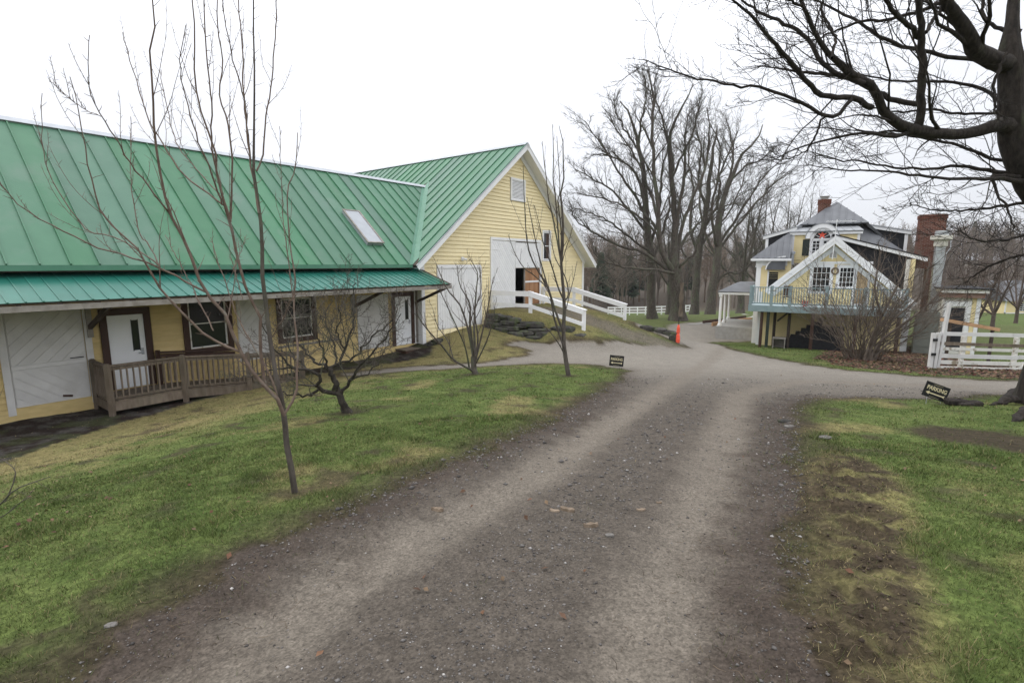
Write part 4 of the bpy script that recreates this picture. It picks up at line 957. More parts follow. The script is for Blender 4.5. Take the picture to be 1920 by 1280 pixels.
for a in (DL+.05, .42, 1.32, 3.0, 4.7, DR): G().box((hw(a, .03, 0), E1, E2, Z3), -.07, .07, -.07, .07, 2.37, 3.46).build('rail_post', MT['deckblue'], dk2)
for a, c, mt_ in ((0.0, .12, 'brown'), (.32, .14, 'shutter'), (1.36, .9, 'darkbeam'), (2.47, .12, 'brown'), (4.4, .12, 'brown'), (6.2, .12, 'brown'), (0.6, 1.9, 'darkbeam')):
    p = hw(a, c, 0); G().bar([p[0], p[1], gz1(p[0], p[1])-.2], [p[0], p[1], H0[2]+2.05], .12, .12).build('deck_post', MT[mt_], dk2)
G().bar(hw(.75, 1.9, 1.35), hw(1.36, 1.5, 2.0), .08, .08).build('brace', MT['darkbeam'], dk2)
# chair and pots on the deck
ch = thing('deck_chair', hw(1.2, 1.2, 2.37), 'dark folding chair standing on the raised deck', 'chair')
G().bar(hw(.95, 1.0, 2.82), hw(1.4, 1.0, 2.82), .45, .05).build('seat', MT['black'], ch); G().bar(hw(.95, 1.25, 3.15), hw(1.4, 1.25, 3.15), .03, .55).build('backrest', MT['brown'], ch)
for a, c in ((.97, .8), (1.38, .8), (.97, 1.24), (1.38, 1.24)): G().bar(hw(a, c, 2.37), hw(a, c, 2.80), .04, .04).build('leg', MT['black'], ch)
pot = thing('planter', hw(2.05, .5, 2.37), 'small red pot standing on the raised deck', 'planter'); G().lathe(hw(2.05, .5, 2.37), [(.10, 0), (.15, .22), (.17, .24), (.17, .28), (.14, .28)], 12).build('pot', MT['red'], pot)
# stairs and bins under the deck
stt = thing('stairs', hw(1.6, 2.1, 0), 'dark stairs rising under the raised deck', 'stairs')
for i in range(8):
    G().box((hw(0, 0, 0), E1, E2, Z3), .95+i*.26, 1.27+i*.26, 1.6, 2.5, .12+i*.2, .16+i*.2).build('tread', MT['charcoal'], stt)
G().prism(HF(1.58), [(.95, -.2), (3.0, -.2), (3.0, 1.75)]+[pt for i in range(7, -1, -1) for pt in ((.93+i*.26, .18+i*.2), (.93+i*.26, .0+i*.2))][:-1], -.03, 0).build('stringer', MT['charcoal'], stt)
cab = thing('storage_cabinet', hw(3.3, 1.2, 0), 'tall dark cabinet with two doors under the raised deck', 'cabinet')
G().box(hb, 2.5, 4.0, 1.1, 1.55, -.25, 1.25).build('carcass', MT['charcoal'], cab)
for a in (2.52, 3.27): G().box(HF(1.1), a, a+.72, -.18, 1.22, .002, .025).build('door', MT['charcoal'], cab)
hut = thing('open_crate', hw(.9, .6, 0), 'small grey open crate standing under the deck stairs', 'crate')
z_ = gz1(*hw(.9, .6, 0)[:2])-H0[2]
G().box(hb, .62, .67, .4, 1.0, z_, z_+.55).box(hb, 1.2, 1.25, .4, 1.0, z_, z_+.55).box(hb, .60, 1.27, .38, 1.02, z_+.551, z_+.60).box(hb, .67, 1.2, .95, 1.0, z_, z_+.55).build('box', MT['beam'], hut)
# annex with flat roof on the right
ax = thing('annex', hw(8.8, 3, 0), 'small flat-roofed entry annex with white trim right of the house', 'annex')
fa = HF(2.4)
G().box(hb, 8.3, 9.75, 2.4, 6, -.8, 3.1).build('annex_wall', MT['oldwhite'], ax)
p = G(); courses(None, fa, 8.32, 9.73, -.6, 3.0, .12, MT['hyellow'], [(8.3, 9.45, -1, 3.55)], joined=p, proud=.03); oo = p.build('clapboards', MT['hyellow'], ax); oo['kind'] = 'stuff'
G().box(fa, 8.62, 9.2, .2, 2.42, .001, .01).build('door', MT['charcoal'], ax)
G().box(fa, 8.36, 8.6, -.6, 2.5, .017, .06).box(fa, 9.22, 9.42, -.6, 2.5, .017, .06).box(fa, 8.36, 9.42, 2.501, 2.75, .017, .07).build('door_casing', MT['white'], ax)
G().box(hb, 8.15, 9.95, 1.95, 6, 3.20, 3.38).build('fascia', MT['oldwhite'], ax); G().box(hb, 8.25, 9.85, 2.1, 6, 2.95, 3.199).build('frieze', M('faded_red_board', (.22, .12, .09), (.3, .2, .16), 6, .8), ax); G().box(hb, 8.05, 10.1, 1.85, 6, 3.381, 3.44).build('roof', MT['charcoal'], ax)
G().box(fa, 9.62, 9.78, -.6, 3.05, .017, .05).build('corner_board', MT['white'], ax)
# foundation planting panel and a tilted trim post
gp = thing('electric_box', hw(7.5, 1.9, 0), 'grey green electric cabinet standing against the house corner', 'cabinet')
G().box(hb, 7.15, 8.1, 1.7, 2.1, -.3, 2.2).build('cabinet_body', M('grey_green_steel', (.13, .135, .115), (.17, .175, .15), 3, .7), gp)
G().box(HF(1.7), 7.22, 8.02, .4, 2.1, .002, .02).build('cabinet_door', M('grey_green_steel_door', (.13, .135, .115), (.17, .175, .15), 3, .7), gp)
# far small yellow house at the right edge
fh_p = at(1903, 612, 62)
fhz = gz1(fh_p[0], fh_p[1])
fh = thing('far_cottage', (fh_p[0], fh_p[1], fhz), 'small yellow cottage with grey roof at the far right edge', 'house')
ff = (np.array([fh_p[0]-1.6, fh_p[1], fhz]), np.array([1., 0, 0]), Z3, np.array([0, -1., 0]))
hgt_ = max(1.5, at(1903, 583, 62)[2]-fhz)
G().box(ff, 0, 8, -1, hgt_, -5, 0).build('wall', MT['hyellow'], fh)
G().prism((ff[0]+np.array([0, -.4, 0]), np.array([0, 1., 0]), Z3, np.array([-1., 0, 0])), [(0, hgt_), (5.8, hgt_), (2.9, hgt_+2.4)], -8.3, .3).build('roof', MT['slate'], fh)
G().box(ff, 1.4, 2.6, hgt_*.2, hgt_*.85, .01, .04).build('window', MT['glass'], fh); sash(ff, (1.4, 2.6, hgt_*.2, hgt_*.85), .041, MT['white'], fh, 3, 4, .04, .06)
G().box(ff, -.02, .16, -1, hgt_, .01, .05).build('corner_board', MT['white'], fh); G().box(ff, -.02, 8, hgt_*.02-.3, hgt_*.08, .01, .05).build('skirt_board', MT['white'], fh)
# ------------------------------------------------------------------ ramp railings
def ramp_rail(pts, label):
    """posts given as (t, s); rails follow the ground"""
    rt = thing('ramp_railing', bw(pts[0][0], pts[0][1], -2.5), label, 'railing', 'white railings on the barn ramp')
    P_ = []
    for t, s, top in pts:
        q = bw(t, s, 0); zb = gz1(q[0], q[1]); P_.append((q, zb, top))
    fr = lambda q: (q, U, Vv, Z3)
    for q, zb, top in P_:
        if top is None: continue
        G().box(fr(q), -.07, .07, -.07, .07, zb-.2, top-.06).build('post', MT['white'], rt)
    for (q0, z0, t0), (q1, z1, t1) in zip(P_[:-1], P_[1:]):
        o = U*(-.085)
        G().bar(q0+o+Z3*(t0-.16), q1+o+Z3*(t1-.16), .035, .20).build('top_board', MT['white'], rt)
        G().bar(q0+o+Z3*(t0-.72), q1+o+Z3*(t1-.72), .035, .18).build('lower_board', MT['white'], rt)
        d = unit(q1+Z3*t1-q0-Z3*t0)
        G().bar(q0+Z3*(t0-.03)-d*.1, q1+Z3*(t1-.03)+d*.12, .19, .045).build('cap_board', MT['white'], rt)
    return rt
ramp_rail([(4.98, -.12, -1.40), (4.98, -2.6, -1.38), (4.98, -5.66, -2.10)], 'white board railing on the near side of the barn ramp')
ramp_rail([(9.95, -.12, -1.38), (9.95, -2.24, -1.38), (9.95, -5.46, -2.15)], 'white board railing on the far side of the barn ramp')
# ------------------------------------------------------------------ stone retaining wall
rs = random.Random(11)
def stone(rng, sx, sy, sz, seed):
    """lumpy rounded slab, about 60 triangles"""
    n1, n2 = 8, 5; v = []; f = []
    for j in range(n2+1):
        ph = -math.pi/2+math.pi*j/n2
        for i in range(n1):
            th = 2*math.pi*i/n1
            x, y, z = math.cos(th)*math.cos(ph), math.sin(th)*math.cos(ph), math.sin(ph)
            pw = .55; x, y, z = [math.copysign(abs(c)**pw, c) for c in (x, y, z)]
            k = 1+rng.uniform(-.13, .13)
            v.append((x*sx*k, y*sy*k, z*sz*(1+rng.uniform(-.15, .15))))
    for j in range(n2):
        for i in range(n1): f.append((j*n1+i, j*n1+(i+1) % n1, (j+1)*n1+(i+1) % n1, (j+1)*n1+i))
    return v, f
def place_stone(name, c, ax, ay, s3, parent, tilt=0):
    v, f = stone(rs, *s3, 0); ax = unit(ax); az = Z3+ay*tilt; az = unit(az-ax*np.dot(az, ax)); ay = np.cross(az, ax)
    return G().add([np.array(c)+ax*p[0]+ay*p[1]+az*p[2] for p in v], f).build(name, MT['stone'], parent)
sw_ = thing('stone_retaining_wall', bw(4.3, -1.5, -3.4), 'dark dry-stone retaining wall holding up the left side of the ramp', 'stone wall')
line = [(4.28, -.15), (4.22, -1.2), (4.18, -2.2), (4.35, -3.1), (4.6, -3.9), (4.75, -4.7), (4.8, -5.6)]
for row in range(4):
    u0 = rs.uniform(0, .3); top_len = [6.2, 5.6, 4.4, 3.2][row]
    x = u0
    while x < top_len:
        L = rs.uniform(.55, 1.35); h = rs.uniform(.10, .16)
        xm = x+L/2
        dd = 0; k = 0
        while k < len(line)-2:
            seg = math.dist(line[k], line[k+1])
            if dd+seg > xm: break
            dd += seg; k += 1
        a, b = np.array(line[k]), np.array(line[k+1]); tt = (xm-dd)/math.dist(a, b); c = a+(b-a)*min(tt, 1.2)
        d3 = unit(U*(b-a)[0]+Vv*(b-a)[1])
        fall = .10*max(0, xm-2.2)
        pz_ = bw(c[0]-.25+row*.07, c[1], 0); zb = gz1(*(bw(c[0]-.8, c[1], 0)[:2]))
        place_stone('stone', [pz_[0], pz_[1], min(zb, -3.35)+.06+row*.20-fall*.3], d3, np.cross(Z3, d3), (L/2*1.05, rs.uniform(.2, .3), h), sw_, rs.uniform(-.15, .15))
        x += L*.93
for k, (px_, py_, sx) in enumerate(((1212, 613, .5), (1234, 618, .62), (1256, 625, .5), (1264, 634, .36))):
    g_ = ground(px_, py_+4); b_ = thing('boulder', g_, ['flat dark stone at the upper end of the ramp edge', 'long dark flat stone along the ramp edge', 'rounded mossy boulder beside the ramp edge', 'small dark boulder next to the orange marker'][k], 'boulder', 'stones along the ramp edge')
    place_stone('rock', g_+Z3*.06, np.array([.8, -.5, 0]), np.array([.5, .8, 0]), (sx*.8, sx*.5, .14+.03*k), b_)
pile = thing('stone_pile', bw(.6, -.5, -3.7), 'small pile of dark stones at the gable corner', 'stones')
for k in range(9): place_stone('stone', bw(.15+rs.uniform(-.2, .5), -.35+rs.uniform(-.35, .15), -3.72+.11*(k//3)), unit(U+Vv*rs.uniform(-.6, .6)), Vv, (rs.uniform(.16, .32), .16, .07), pile)
# ------------------------------------------------------------------ parking signs
def text_mesh(body, size, extrude):
    cu = bpy.data.curves.new('lettering', 'FONT'); cu.body = body; cu.size = size; cu.extrude = extrude; cu.align_x = 'CENTER'; cu.offset = size*.018; cu.space_character = 1.0
    t_ = bpy.data.objects.new('tmp_lettering', cu); COL.objects.link(t_)
    dg = bpy.context.evaluated_depsgraph_get(); m_ = bpy.data.meshes.new_from_object(t_.evaluated_get(dg)); bpy.data.objects.remove(t_); m_.name = 'lettering'; m_.materials.clear(); return m_
def park_sign(px, py, wd, ht, roll, yaw, label, right=False):
    g_ = ground(px, py); s_ = thing('parking_sign', g_, label, 'sign', 'parking arrow signs')
    ex_ = np.array([math.cos(yaw), math.sin(yaw), 0]); fr0 = np.array([math.sin(yaw), -math.cos(yaw), 0])
    a = ex_*math.cos(roll)+Z3*math.sin(roll); b = -ex_*math.sin(roll)+Z3*math.cos(roll)
    b = unit(b-fr0*.10)
    n_ = np.cross(a, b)
    o_ = g_+Z3*.03+(-a*wd/2 if roll >= 0 else -a*wd/2)+(Z3*abs(math.sin(roll))*wd/2)
    fr = (o_, a, b, n_)
    G().box(fr, 0, wd, 0, ht, -.006, .006).build('panel', MT['signblack'], s_)
    tm = text_mesh('PARKING', ht*.37, .0015); tm.materials.append(MT['gold'])
    t_ = bpy.data.objects.new('lettering', tm); COL.objects.link(t_)
    M_ = Matrix(((a[0], b[0], n_[0], 0), (a[1], b[1], n_[1], 0), (a[2], b[2], n_[2], 0), (0, 0, 0, 1)))
    xs = [v.co.x for v in tm.vertices]; sc = wd*.82/(max(xs)-min(xs))
    M_ = Matrix.Translation(Vector(o_+a*wd/2+b*ht*.52+n_*.008)) @ M_ @ Matrix.Diagonal((sc, 1, 1, 1))
    t_.matrix_world = M_; t_.parent = s_; t_.matrix_parent_inverse = Matrix.Translation(-s_.location)
    y0, y1 = ht*.20, ht*.40; ym = (y0+y1)/2
    arrow = [(.10*wd, ym), (.24*wd, y1+.02*ht), (.24*wd, ym+.035*ht), (.80*wd, ym+.035*ht), (.90*wd, y1), (.87*wd, ym), (.90*wd, y0), (.80*wd, ym-.035*ht), (.24*wd, ym-.035*ht), (.24*wd, y0-.02*ht)]
    g2 = G().prism(fr, arrow[:3]+[arrow[8], arrow[9]], .007, .009).prism(fr, [(.24*wd+.001, ym-.035*ht), (.80*wd, ym-.035*ht), (.80*wd, ym+.035*ht), (.24*wd+.001, ym+.035*ht)], .007, .009).prism(fr, [arrow[3], arrow[4], arrow[5]], .007, .009).prism(fr, [arrow[5], arrow[6], arrow[7]], .007, .009).prism(fr, [arrow[3], arrow[5], arrow[7]], .007, .0091)
    g2.build('arrow', MT['gold'], s_)
    g3 = G().box(fr, .3*wd, .7*wd, .90*ht, .912*ht, .007, .008).box(fr, .3*wd, .7*wd, .07*ht, .082*ht, .007, .008); g3.build('rule_lines', MT['gold'], s_)
    for x in (.2, .8):
        p = o_+a*wd*x+b*ht*.3-n_*.012; G().tube([p, [p[0], p[1], g_[2]-.15]], [.005, .005], 6).build('stake', MT['flash'], s_)
park_sign(1155, 689, .50, .38, -.09, -.05, 'black parking sign with gold arrow at the tip of the left lawn')
park_sign(1748, 757, .47, .30, -.34, -.12, 'tilted black parking sign leaning by the maple roots on the right lawn')
# ------------------------------------------------------------------ orange marker
g_ = ground(1271, 642); mk = thing('marker_stake', g_, 'bright orange plastic-wrapped marker stake beside the drive', 'marker')
G().tube([g_-Z3*.2, g_+Z3*1.3], [.02, .018], 6).build('stake', MT['black'], mk)
g2 = G(); rk_ = random.Random(2); v = []; n_ = 12
prof = [(.085, .0), (.095, .15), (.08, .38), (.05, .45), (.075, .50), (.07, .76), (.03, .90)]
for r, z in prof:
    for i in range(n_): v.append(g_+np.array([r*(1+.25*math.sin(3*2*math.pi*i/n_)+rk_.uniform(-.1, .1))*math.cos(2*math.pi*i/n_), r*(1+rk_.uniform(-.1, .1))*math.sin(2*math.pi*i/n_), z+rk_.uniform(-.01, .01)]))
f = [(j*n_+i, j*n_+(i+1) % n_, (j+1)*n_+(i+1) % n_, (j+1)*n_+i) for j in range(len(prof)-1) for i in range(n_)]
g2.add(v, f+[tuple(range(n_-1, -1, -1)), tuple(range((len(prof)-1)*n_, len(prof)*n_))]).build('orange_wrap', MT['orange'], mk)
# ------------------------------------------------------------------ white paddock gate on the right
gt0 = ground(1752, 690); gt1 = np.array([19.9, gt0[1]-.35, gz1(19.9, gt0[1]-.35)])
ft = thing('paddock_gate', gt0, 'peeling white board gate and fence right of the house', 'fence')
dirf = unit(gt1-gt0); length = np.linalg.norm(gt1-gt0)
rg = random.Random(5)
rails = [(1.20, .13, 'dullwhite'), (.86, .11, 'weath'), (.68, .10, 'oldwhite'), (.45, .14, 'dullwhite'), (.22, .13, 'oldwhite'), (.04, .10, 'oldwhite')]
for zc, hh, mt_ in rails:
    x = .05
    while x < length:
        L = min(rg.uniform(1.6, 2.8), length-x)
        p = gt0+dirf*x+Z3*(zc+rg.uniform(-.015, .015)); q = gt0+dirf*(x+L-.01)+Z3*(zc+rg.uniform(-.015, .015))
        G().bar(p, q, .028, hh).build('rail', MT[mt_], ft); x += L
for x in (.9, 2.62, 4.4):
    p = gt0+dirf*x+np.array([0, .08, 0]); G().bar(p-Z3*.3, p+Z3*1.12, .11, .11).build('post', MT['oldwhite'], ft)
p = gt0+dirf*2.5+np.array([0, -.05, 0]); G().bar(p+Z3*.0, p+dirf*.5+Z3*.2, .03, .09).build('brace', MT['oldwhite'], ft)
for dx, top, lean, wd in ((-.16, 1.22, .0, .11), (-.02, 1.24, .02, .10), (.07, 2.26, .16, .085)):
    p = gt0+dirf*dx; G().bar(p-Z3*.2, p+dirf*lean+Z3*top, wd, .10, np.array([0, 1., 0])).build('gate_post', MT['dullwhite'], ft)
for z in (.95, .45): G().box((gt0+dirf*-.22+np.array([0, -.07, 0]), dirf, Z3, np.array([0, -1., 0])), 0, .14, z, z+.09, 0, .03).build('hinge', MT['black'], ft)
lp = thing('lumber_plank', at(1768, 600, 18.6), 'long raw plank propped behind the white gate', 'plank')
G().bar(at(1766, 599, 18.6), at(1872, 618, 18.9), .12, .12).build('board', MT['lumber'], lp)
for t in (.15, .9):
    q = at(1766, 599, 18.6)*(1-t)+at(1872, 618, 18.9)*t; G().bar(q-Z3*.06, [q[0], q[1], gz1(q[0], q[1])-.1], .08, .08).build('support', MT['darkbeam'], lp)
# ------------------------------------------------------------------ far white fence
ffn = thing('far_fence', at(1230, 592, 78), 'distant white rail fence curving across the green paddock', 'fence')
px_l = [(1140, 592, 84), (1165, 593, 80), (1195, 592, 77), (1225, 591, 75), (1255, 591.5, 75), (1285, 592.5, 76), (1300, 594, 78)]
prev = None
fp = []
for k in range(len(px_l)-1):
    for j in range(2):
        t = j/2; a, b = px_l[k], px_l[k+1]; Y_ = a[2]+(b[2]-a[2])*t; x_ = ray(a[0]+(b[0]-a[0])*t, 592)[0]*Y_; fp.append(np.array([x_, Y_, gz1(x_, Y_)]))
for p in fp: G().bar(p-Z3*.3, p+Z3*1.3, .14, .14).build('post', MT['white'], ffn)
for p, q in zip(fp[:-1], fp[1:]):
    for z in (.40, .80, 1.2): G().bar(p+Z3*z, q+Z3*z, .06, .16).build('rail', MT['white'], ffn)
# concrete walk with wooden edging near the side porch
wk = G(); a_ = [ground(1288, 609), ground(1345, 607), ground(1420, 594), ground(1395, 589)]
wkp = [p+Z3*.05 for p in a_]; o = G().add(wkp+[p-Z3*.2 for p in wkp], [(0, 1, 2, 3), (7, 6, 5, 4)]+[(i, 4+i, 4+(i+1) % 4, (i+1) % 4) for i in range(4)]).build('concrete_walk', MT['concrete']); o['kind'] = 'structure'
eg = thing('timber_edging', ground(1345, 606), 'low raw timber edging along the walk to the side porch', 'edging')
p, q = ground(1335, 611), ground(1408, 601); G().bar(p+Z3*.12, q+Z3*.12, .1, .3).build('timber', MT['lumber'], eg)
p, q = ground(1318, 607), ground(1398, 597); G().bar(p+Z3*.15, q+Z3*.15, .1, .2).build('timber', MT['brown'], eg)
# ------------------------------------------------------------------ bare trees
def resample(pts, n):
    pts = np.array(pts, float)
    d = np.concatenate([[0], np.cumsum(np.linalg.norm(np.diff(pts[:, :3], axis=0), axis=1))]); q = np.linspace(0, d[-1], n)
    # Catmull-Rom through the points
    out_ = []
    for x in q:
        i = min(max(int(np.searchsorted(d, x))-1, 0), len(pts)-2); t = (x-d[i])/(d[i+1]-d[i]+1e-9)
        p0, p1, p2, p3 = pts[max(i-1, 0)], pts[i], pts[i+1], pts[min(i+2, len(pts)-1)]
        out_.append(.5*((2*p1)+(-p0+p2)*t+(2*p0-5*p1+4*p2-p3)*t*t+(-p0+3*p1-3*p2+p3)*t**3))
    return np.array(out_)
def grow(rng, PP, RR_, per, t0, t1, lenf, ang, rfrac, up, wig, npts, rtip, lmin=.05, flat=0.0, taper=.55, droop=0.0):
    B, n, _ = PP.shape
    L = np.linalg.norm(np.diff(PP, axis=1), axis=2).sum(1)
    tau = t0+(t1-t0)*(np.arange(per)[None]+rng.uniform(.1, .9, (B, per)))/per
    x = tau*(n-1); i = np.clip(x.astype(int), 0, n-2); f = (x-i)[..., None]; b = np.arange(B)[:, None]
    p0 = PP[b, i]*(1-f)+PP[b, i+1]*f; T = PP[b, i+1]-PP[b, i]; T /= np.linalg.norm(T, axis=2, keepdims=True)+1e-9
    r0 = RR_[b, i]*(1-f[..., 0])+RR_[b, i+1]*f[..., 0]
    rv = rng.normal(size=p0.shape); rv[..., 2] *= (1-flat)
    perp = np.cross(T, rv); perp /= np.linalg.norm(perp, axis=2, keepdims=True)+1e-9
    a = np.radians(rng.uniform(*ang, tau.shape))[..., None]
    D = np.cos(a)*T+np.sin(a)*perp; D[..., 2] += up*.6; D /= np.linalg.norm(D, axis=2, keepdims=True)
    ln = np.maximum(L[:, None]*rng.uniform(*lenf, tau.shape)*(1.15-taper*tau), lmin)
    p = p0.reshape(-1, 3); D = D.reshape(-1, 3); ln = ln.reshape(-1); r = np.minimum(r0.reshape(-1)*.85, r0.reshape(-1)*rfrac*rng.uniform(.7, 1.2, len(p)))
    st = (ln/(npts-1))[:, None]; pts = [p]
    for k in range(npts-1):
        D = D+rng.normal(size=D.shape)*wig; D[:, 2] += up*.25-droop; D /= np.linalg.norm(D, axis=1, keepdims=True); pts.append(pts[-1]+D*st)
    pts = np.stack(pts, 1); tt = np.linspace(0, 1, npts)[None]
    rad_ = np.maximum(r[:, None]*(1-tt)**.8, rtip*(1-.35*tt)); rad_[:, -1] *= .6
    return pts, rad_
def tube_obj(name, sets, mat, parent, smooth=True):
    VV, QQ, nn = [], [], 0
    for P_, R_, k in sets:
        v, q = tubes(P_, R_, k); VV.append(v); QQ.append(q+nn); nn += len(v)
    return link(name, fast_mesh(name, np.concatenate(VV), np.concatenate(QQ), smooth), MT[mat], parent)
def flare(pts, rs, base, amt=1.6):
    return pts, rs
def traced(name, label, cat, base, trunk, limbs, Y, mats, spurs, seed, npt=14, ksides=7, kup=1.0, crook=0.0, ridged=False, rk=1.0, group=None):
    """trunk and limbs as pixel lines (x, y, radius_px, depth offset m) set at the tree's own distance"""
    rng = np.random.default_rng(seed)
    tr = thing(name, base, label, cat, group)
    def to3(pl):
        q = []
        for p in pl:
            y = Y+p[3]; q.append(np.append(at(p[0], p[1], y), p[2]*rk/F*y))
        q = resample(q, npt)
        if crook: q[1:-1, :3] += rng.normal(size=(npt-2, 3))*crook
        return q
    T = to3(trunk); T[0, 2] = base[2]-.08
    if ridged:
        k_ = 44; n2_ = 70; q = np.stack([np.interp(np.linspace(0, 1, n2_), np.linspace(0, 1, len(T)), T[:, i]) for i in range(4)], 1)
        v, f_ = tubes(q[None, :, :3], q[None, :, 3], k_); v = v.reshape(n2_, k_, 3); th = np.linspace(0, 2*math.pi, k_, endpoint=False)[None]; zz = np.arange(n2_)[:, None]*.12
        sc = 1+.16*(fbm(np.cos(th)*6+zz*.25+20, np.sin(th)*6+zz*.12+20, 9)-.5)*2+.10*(np.abs(fbm(th*5.1+zz*.3, zz*.5+0*th, 13)-.5)*2-.3)
        sc = sc+(.28*np.exp(-zz/.35))*np.maximum(0, np.sin(th*4+1.1))
        v = q[:, None, :3]+(v-q[:, None, :3])*sc[..., None]
        link('trunk', fast_mesh('trunk', v.reshape(-1, 3), f_, True), MT[mats[0]], tr)
    else: tube_obj('trunk', [(T[None, :, :3], T[None, :, 3], 10)], mats[2] if len(mats) > 2 else mats[0], tr)
    LP, LR = [], []
    for pl in limbs:
        q = to3(pl); tube_obj('limb', [(q[None, :, :3], np.maximum(q[None, :, 3], .002), ksides)], mats[0], tr); LP.append(q[:, :3]); LR.append(np.maximum(q[:, 3], .002))
    LP, LR = np.array(LP), np.array(LR)
    sets = spurs(rng, LP, LR, T)
    tube_obj('twigs', sets, mats[1], tr)['kind'] = 'stuff'
    return tr
def dz(pl, d0, d1, r0, r1):
    n = len(pl); return [(x, y, r0+(r1-r0)*i/(n-1), d0+(d1-d0)*i/(n-1)) for i, (x, y) in enumerate(pl)]
# --- young tree in front of the wing
b1 = ground(553, 924); Y1 = b1[1]
trunk = [(554, 922, 8.5, 0), (546, 880, 7.6, 0), (537, 826, 7.2, 0), (533, 779, 6.8, 0), (525, 735, 6.2, .02), (520, 710, 5.8, .03), (512, 679, 5.5, .05), (503, 607, 5.2, .08), (497, 560, 5, .1), (490, 437, 4.2, .15), (477, 332, 3.3, .2), (477, 197, 2.2, .25), (475, 0, 1.4, .3), (476, -90, 1, .3)]
limbs = [
    dz([(533, 779), (520, 747), (490, 716), (465, 685), (444, 644), (417, 579), (385, 547), (345, 450), (319, 402), (302, 332), (289, 245), (287, 180), (280, 105), (291, 44), (286, 0), (287, -50)], 0, -.5, 5.5, 1.1),
    dz([(481, 321), (494, 280), (499, 219), (510, 144), (518, 30), (515, -60)], .2, .45, 2.2, 1),
    dz([(534, 775), (550, 747), (556, 716), (558, 669), (558, 638), (550, 579), (553, 525), (542, 437), (540, 359), (553, 315), (558, 249)], 0, .5, 3.6, .9),
    dz([(550, 560), (536, 450), (530, 400), (524, 237)], .35, .6, 1.4, .7),
    dz([(498, 725), (487, 638), (487, 591), (464, 547), (442, 464), (433, 416), (420, 385), (407, 324), (402, 280), (381, 219), (365, 153), (366, 80), (361, 0), (360, -40)], .0, -.3, 4.2, 1.1),
    dz([(433, 416), (415, 360), (402, 300), (396, 262), (396, 188), (385, 83), (383, 0), (384, -40)], -.15, -.45, 2.6, 1),
    dz([(433, 411), (434, 330), (433, 262), (421, 210), (411, 184), (416, 122), (409, 60), (407, 0), (406, -40)], -.15, .1, 2.4, 1),
    dz([(485, 400), (470, 306), (462, 240), (457, 175), (455, 90), (448, 0), (447, -60)], .15, .5, 2.4, 1),
    dz([(470, 306), (459, 197), (442, 131), (430, 80), (420, 22), (416, -20)], .2, -.2, 1.8, .8),
    dz([(452, 660), (417, 648), (387, 629), (358, 602), (329, 573), (300, 543), (280, 505), (262, 475), (236, 446), (192, 402), (175, 350), (166, 306), (153, 236), (144, 188), (131, 144)], -.1, -.7, 3.6, .8),
    dz([(385, 547), (330, 518), (280, 494), (227, 477), (162, 455), (118, 431), (79, 411), (26, 376), (0, 341), (-20, 300)], -.2, -.6, 2.6, .8),
    dz([(300, 500), (271, 477), (210, 442), (166, 433), (127, 385), (96, 332), (81, 280), (79, 175)], -.3, -.2, 1.9, .7),
    dz([(319, 402), (289, 363), (245, 306), (219, 262), (192, 219), (168, 166), (168, 66)], -.25, -.9, 2.2, .8),
    dz([(420, 385), (372, 350), (332, 315), (306, 271), (284, 236), (262, 175), (241, 105), (230, 61)], -.1, .3, 2.2, .8),
    dz([(300, 500), (280, 460), (262, 437), (249, 372), (245, 300), (245, 219)], -.3, .2, 1.7, .7),
    dz([(411, 363), (380, 330), (337, 280), (324, 245), (306, 166), (302, 131)], -.1, .6, 1.5, .7),
    dz([(416, 384), (394, 320), (372, 262), (350, 188), (337, 122), (348, 48)], -.15, -.55, 2.2, .8),
    dz([(192, 219), (150, 200), (120, 175), (92, 152)], -.7, -.9, .9, .5),
    dz([(400, 620), (372, 560), (330, 480), (310, 440)], -.1, .4, 1.8, .6),
    dz([(530, 760), (500, 690), (470, 640), (448, 600), (420, 520), (402, 470), (395, 445)], .1, .6, 2.6, .6),
    dz([(455, 560), (440, 500), (452, 470), (462, 440)], .1, .5, 1.2, .5),
    dz([(505, 640), (530, 600), (548, 560), (575, 548)], .1, -.3, 1.5, .5),
]
def spurs1(rng, P_, R_, T):
    a = grow(rng, P_, R_, 15, .10, .97, (.02, .055), (35, 80), .45, .3, .12, 4, .0026, .05)
    b = grow(rng, P_, R_, 4, .2, .9, (.14, .38), (18, 48), .5, .6, .07, 9, .0024, .2)
    c = grow(rng, b[0], b[1], 7, .15, .95, (.06, .14), (35, 75), .6, .2, .12, 3, .0018, .03)
    tp_ = grow(rng, T[None, :, :3], T[None, :, 3], 30, .45, .98, (.01, .03), (40, 80), .3, .2, .1, 4, .002, .05)
    bud = [(s[0][:, -1:, :]+np.array([[[0, 0, 0]], ])*0, ) for s in ()]
    return [(a[0], a[1], 4), (b[0], b[1], 5), (c[0], c[1], 3), (tp_[0], tp_[1], 4)]
traced('young_fruit_tree', 'tall bare young tree with upright branches on the near left lawn', 'tree', b1, trunk, limbs, Y1, ('youngbark', 'youngbark', 'bark'), spurs1, 1, npt=22, rk=.74, crook=.004)
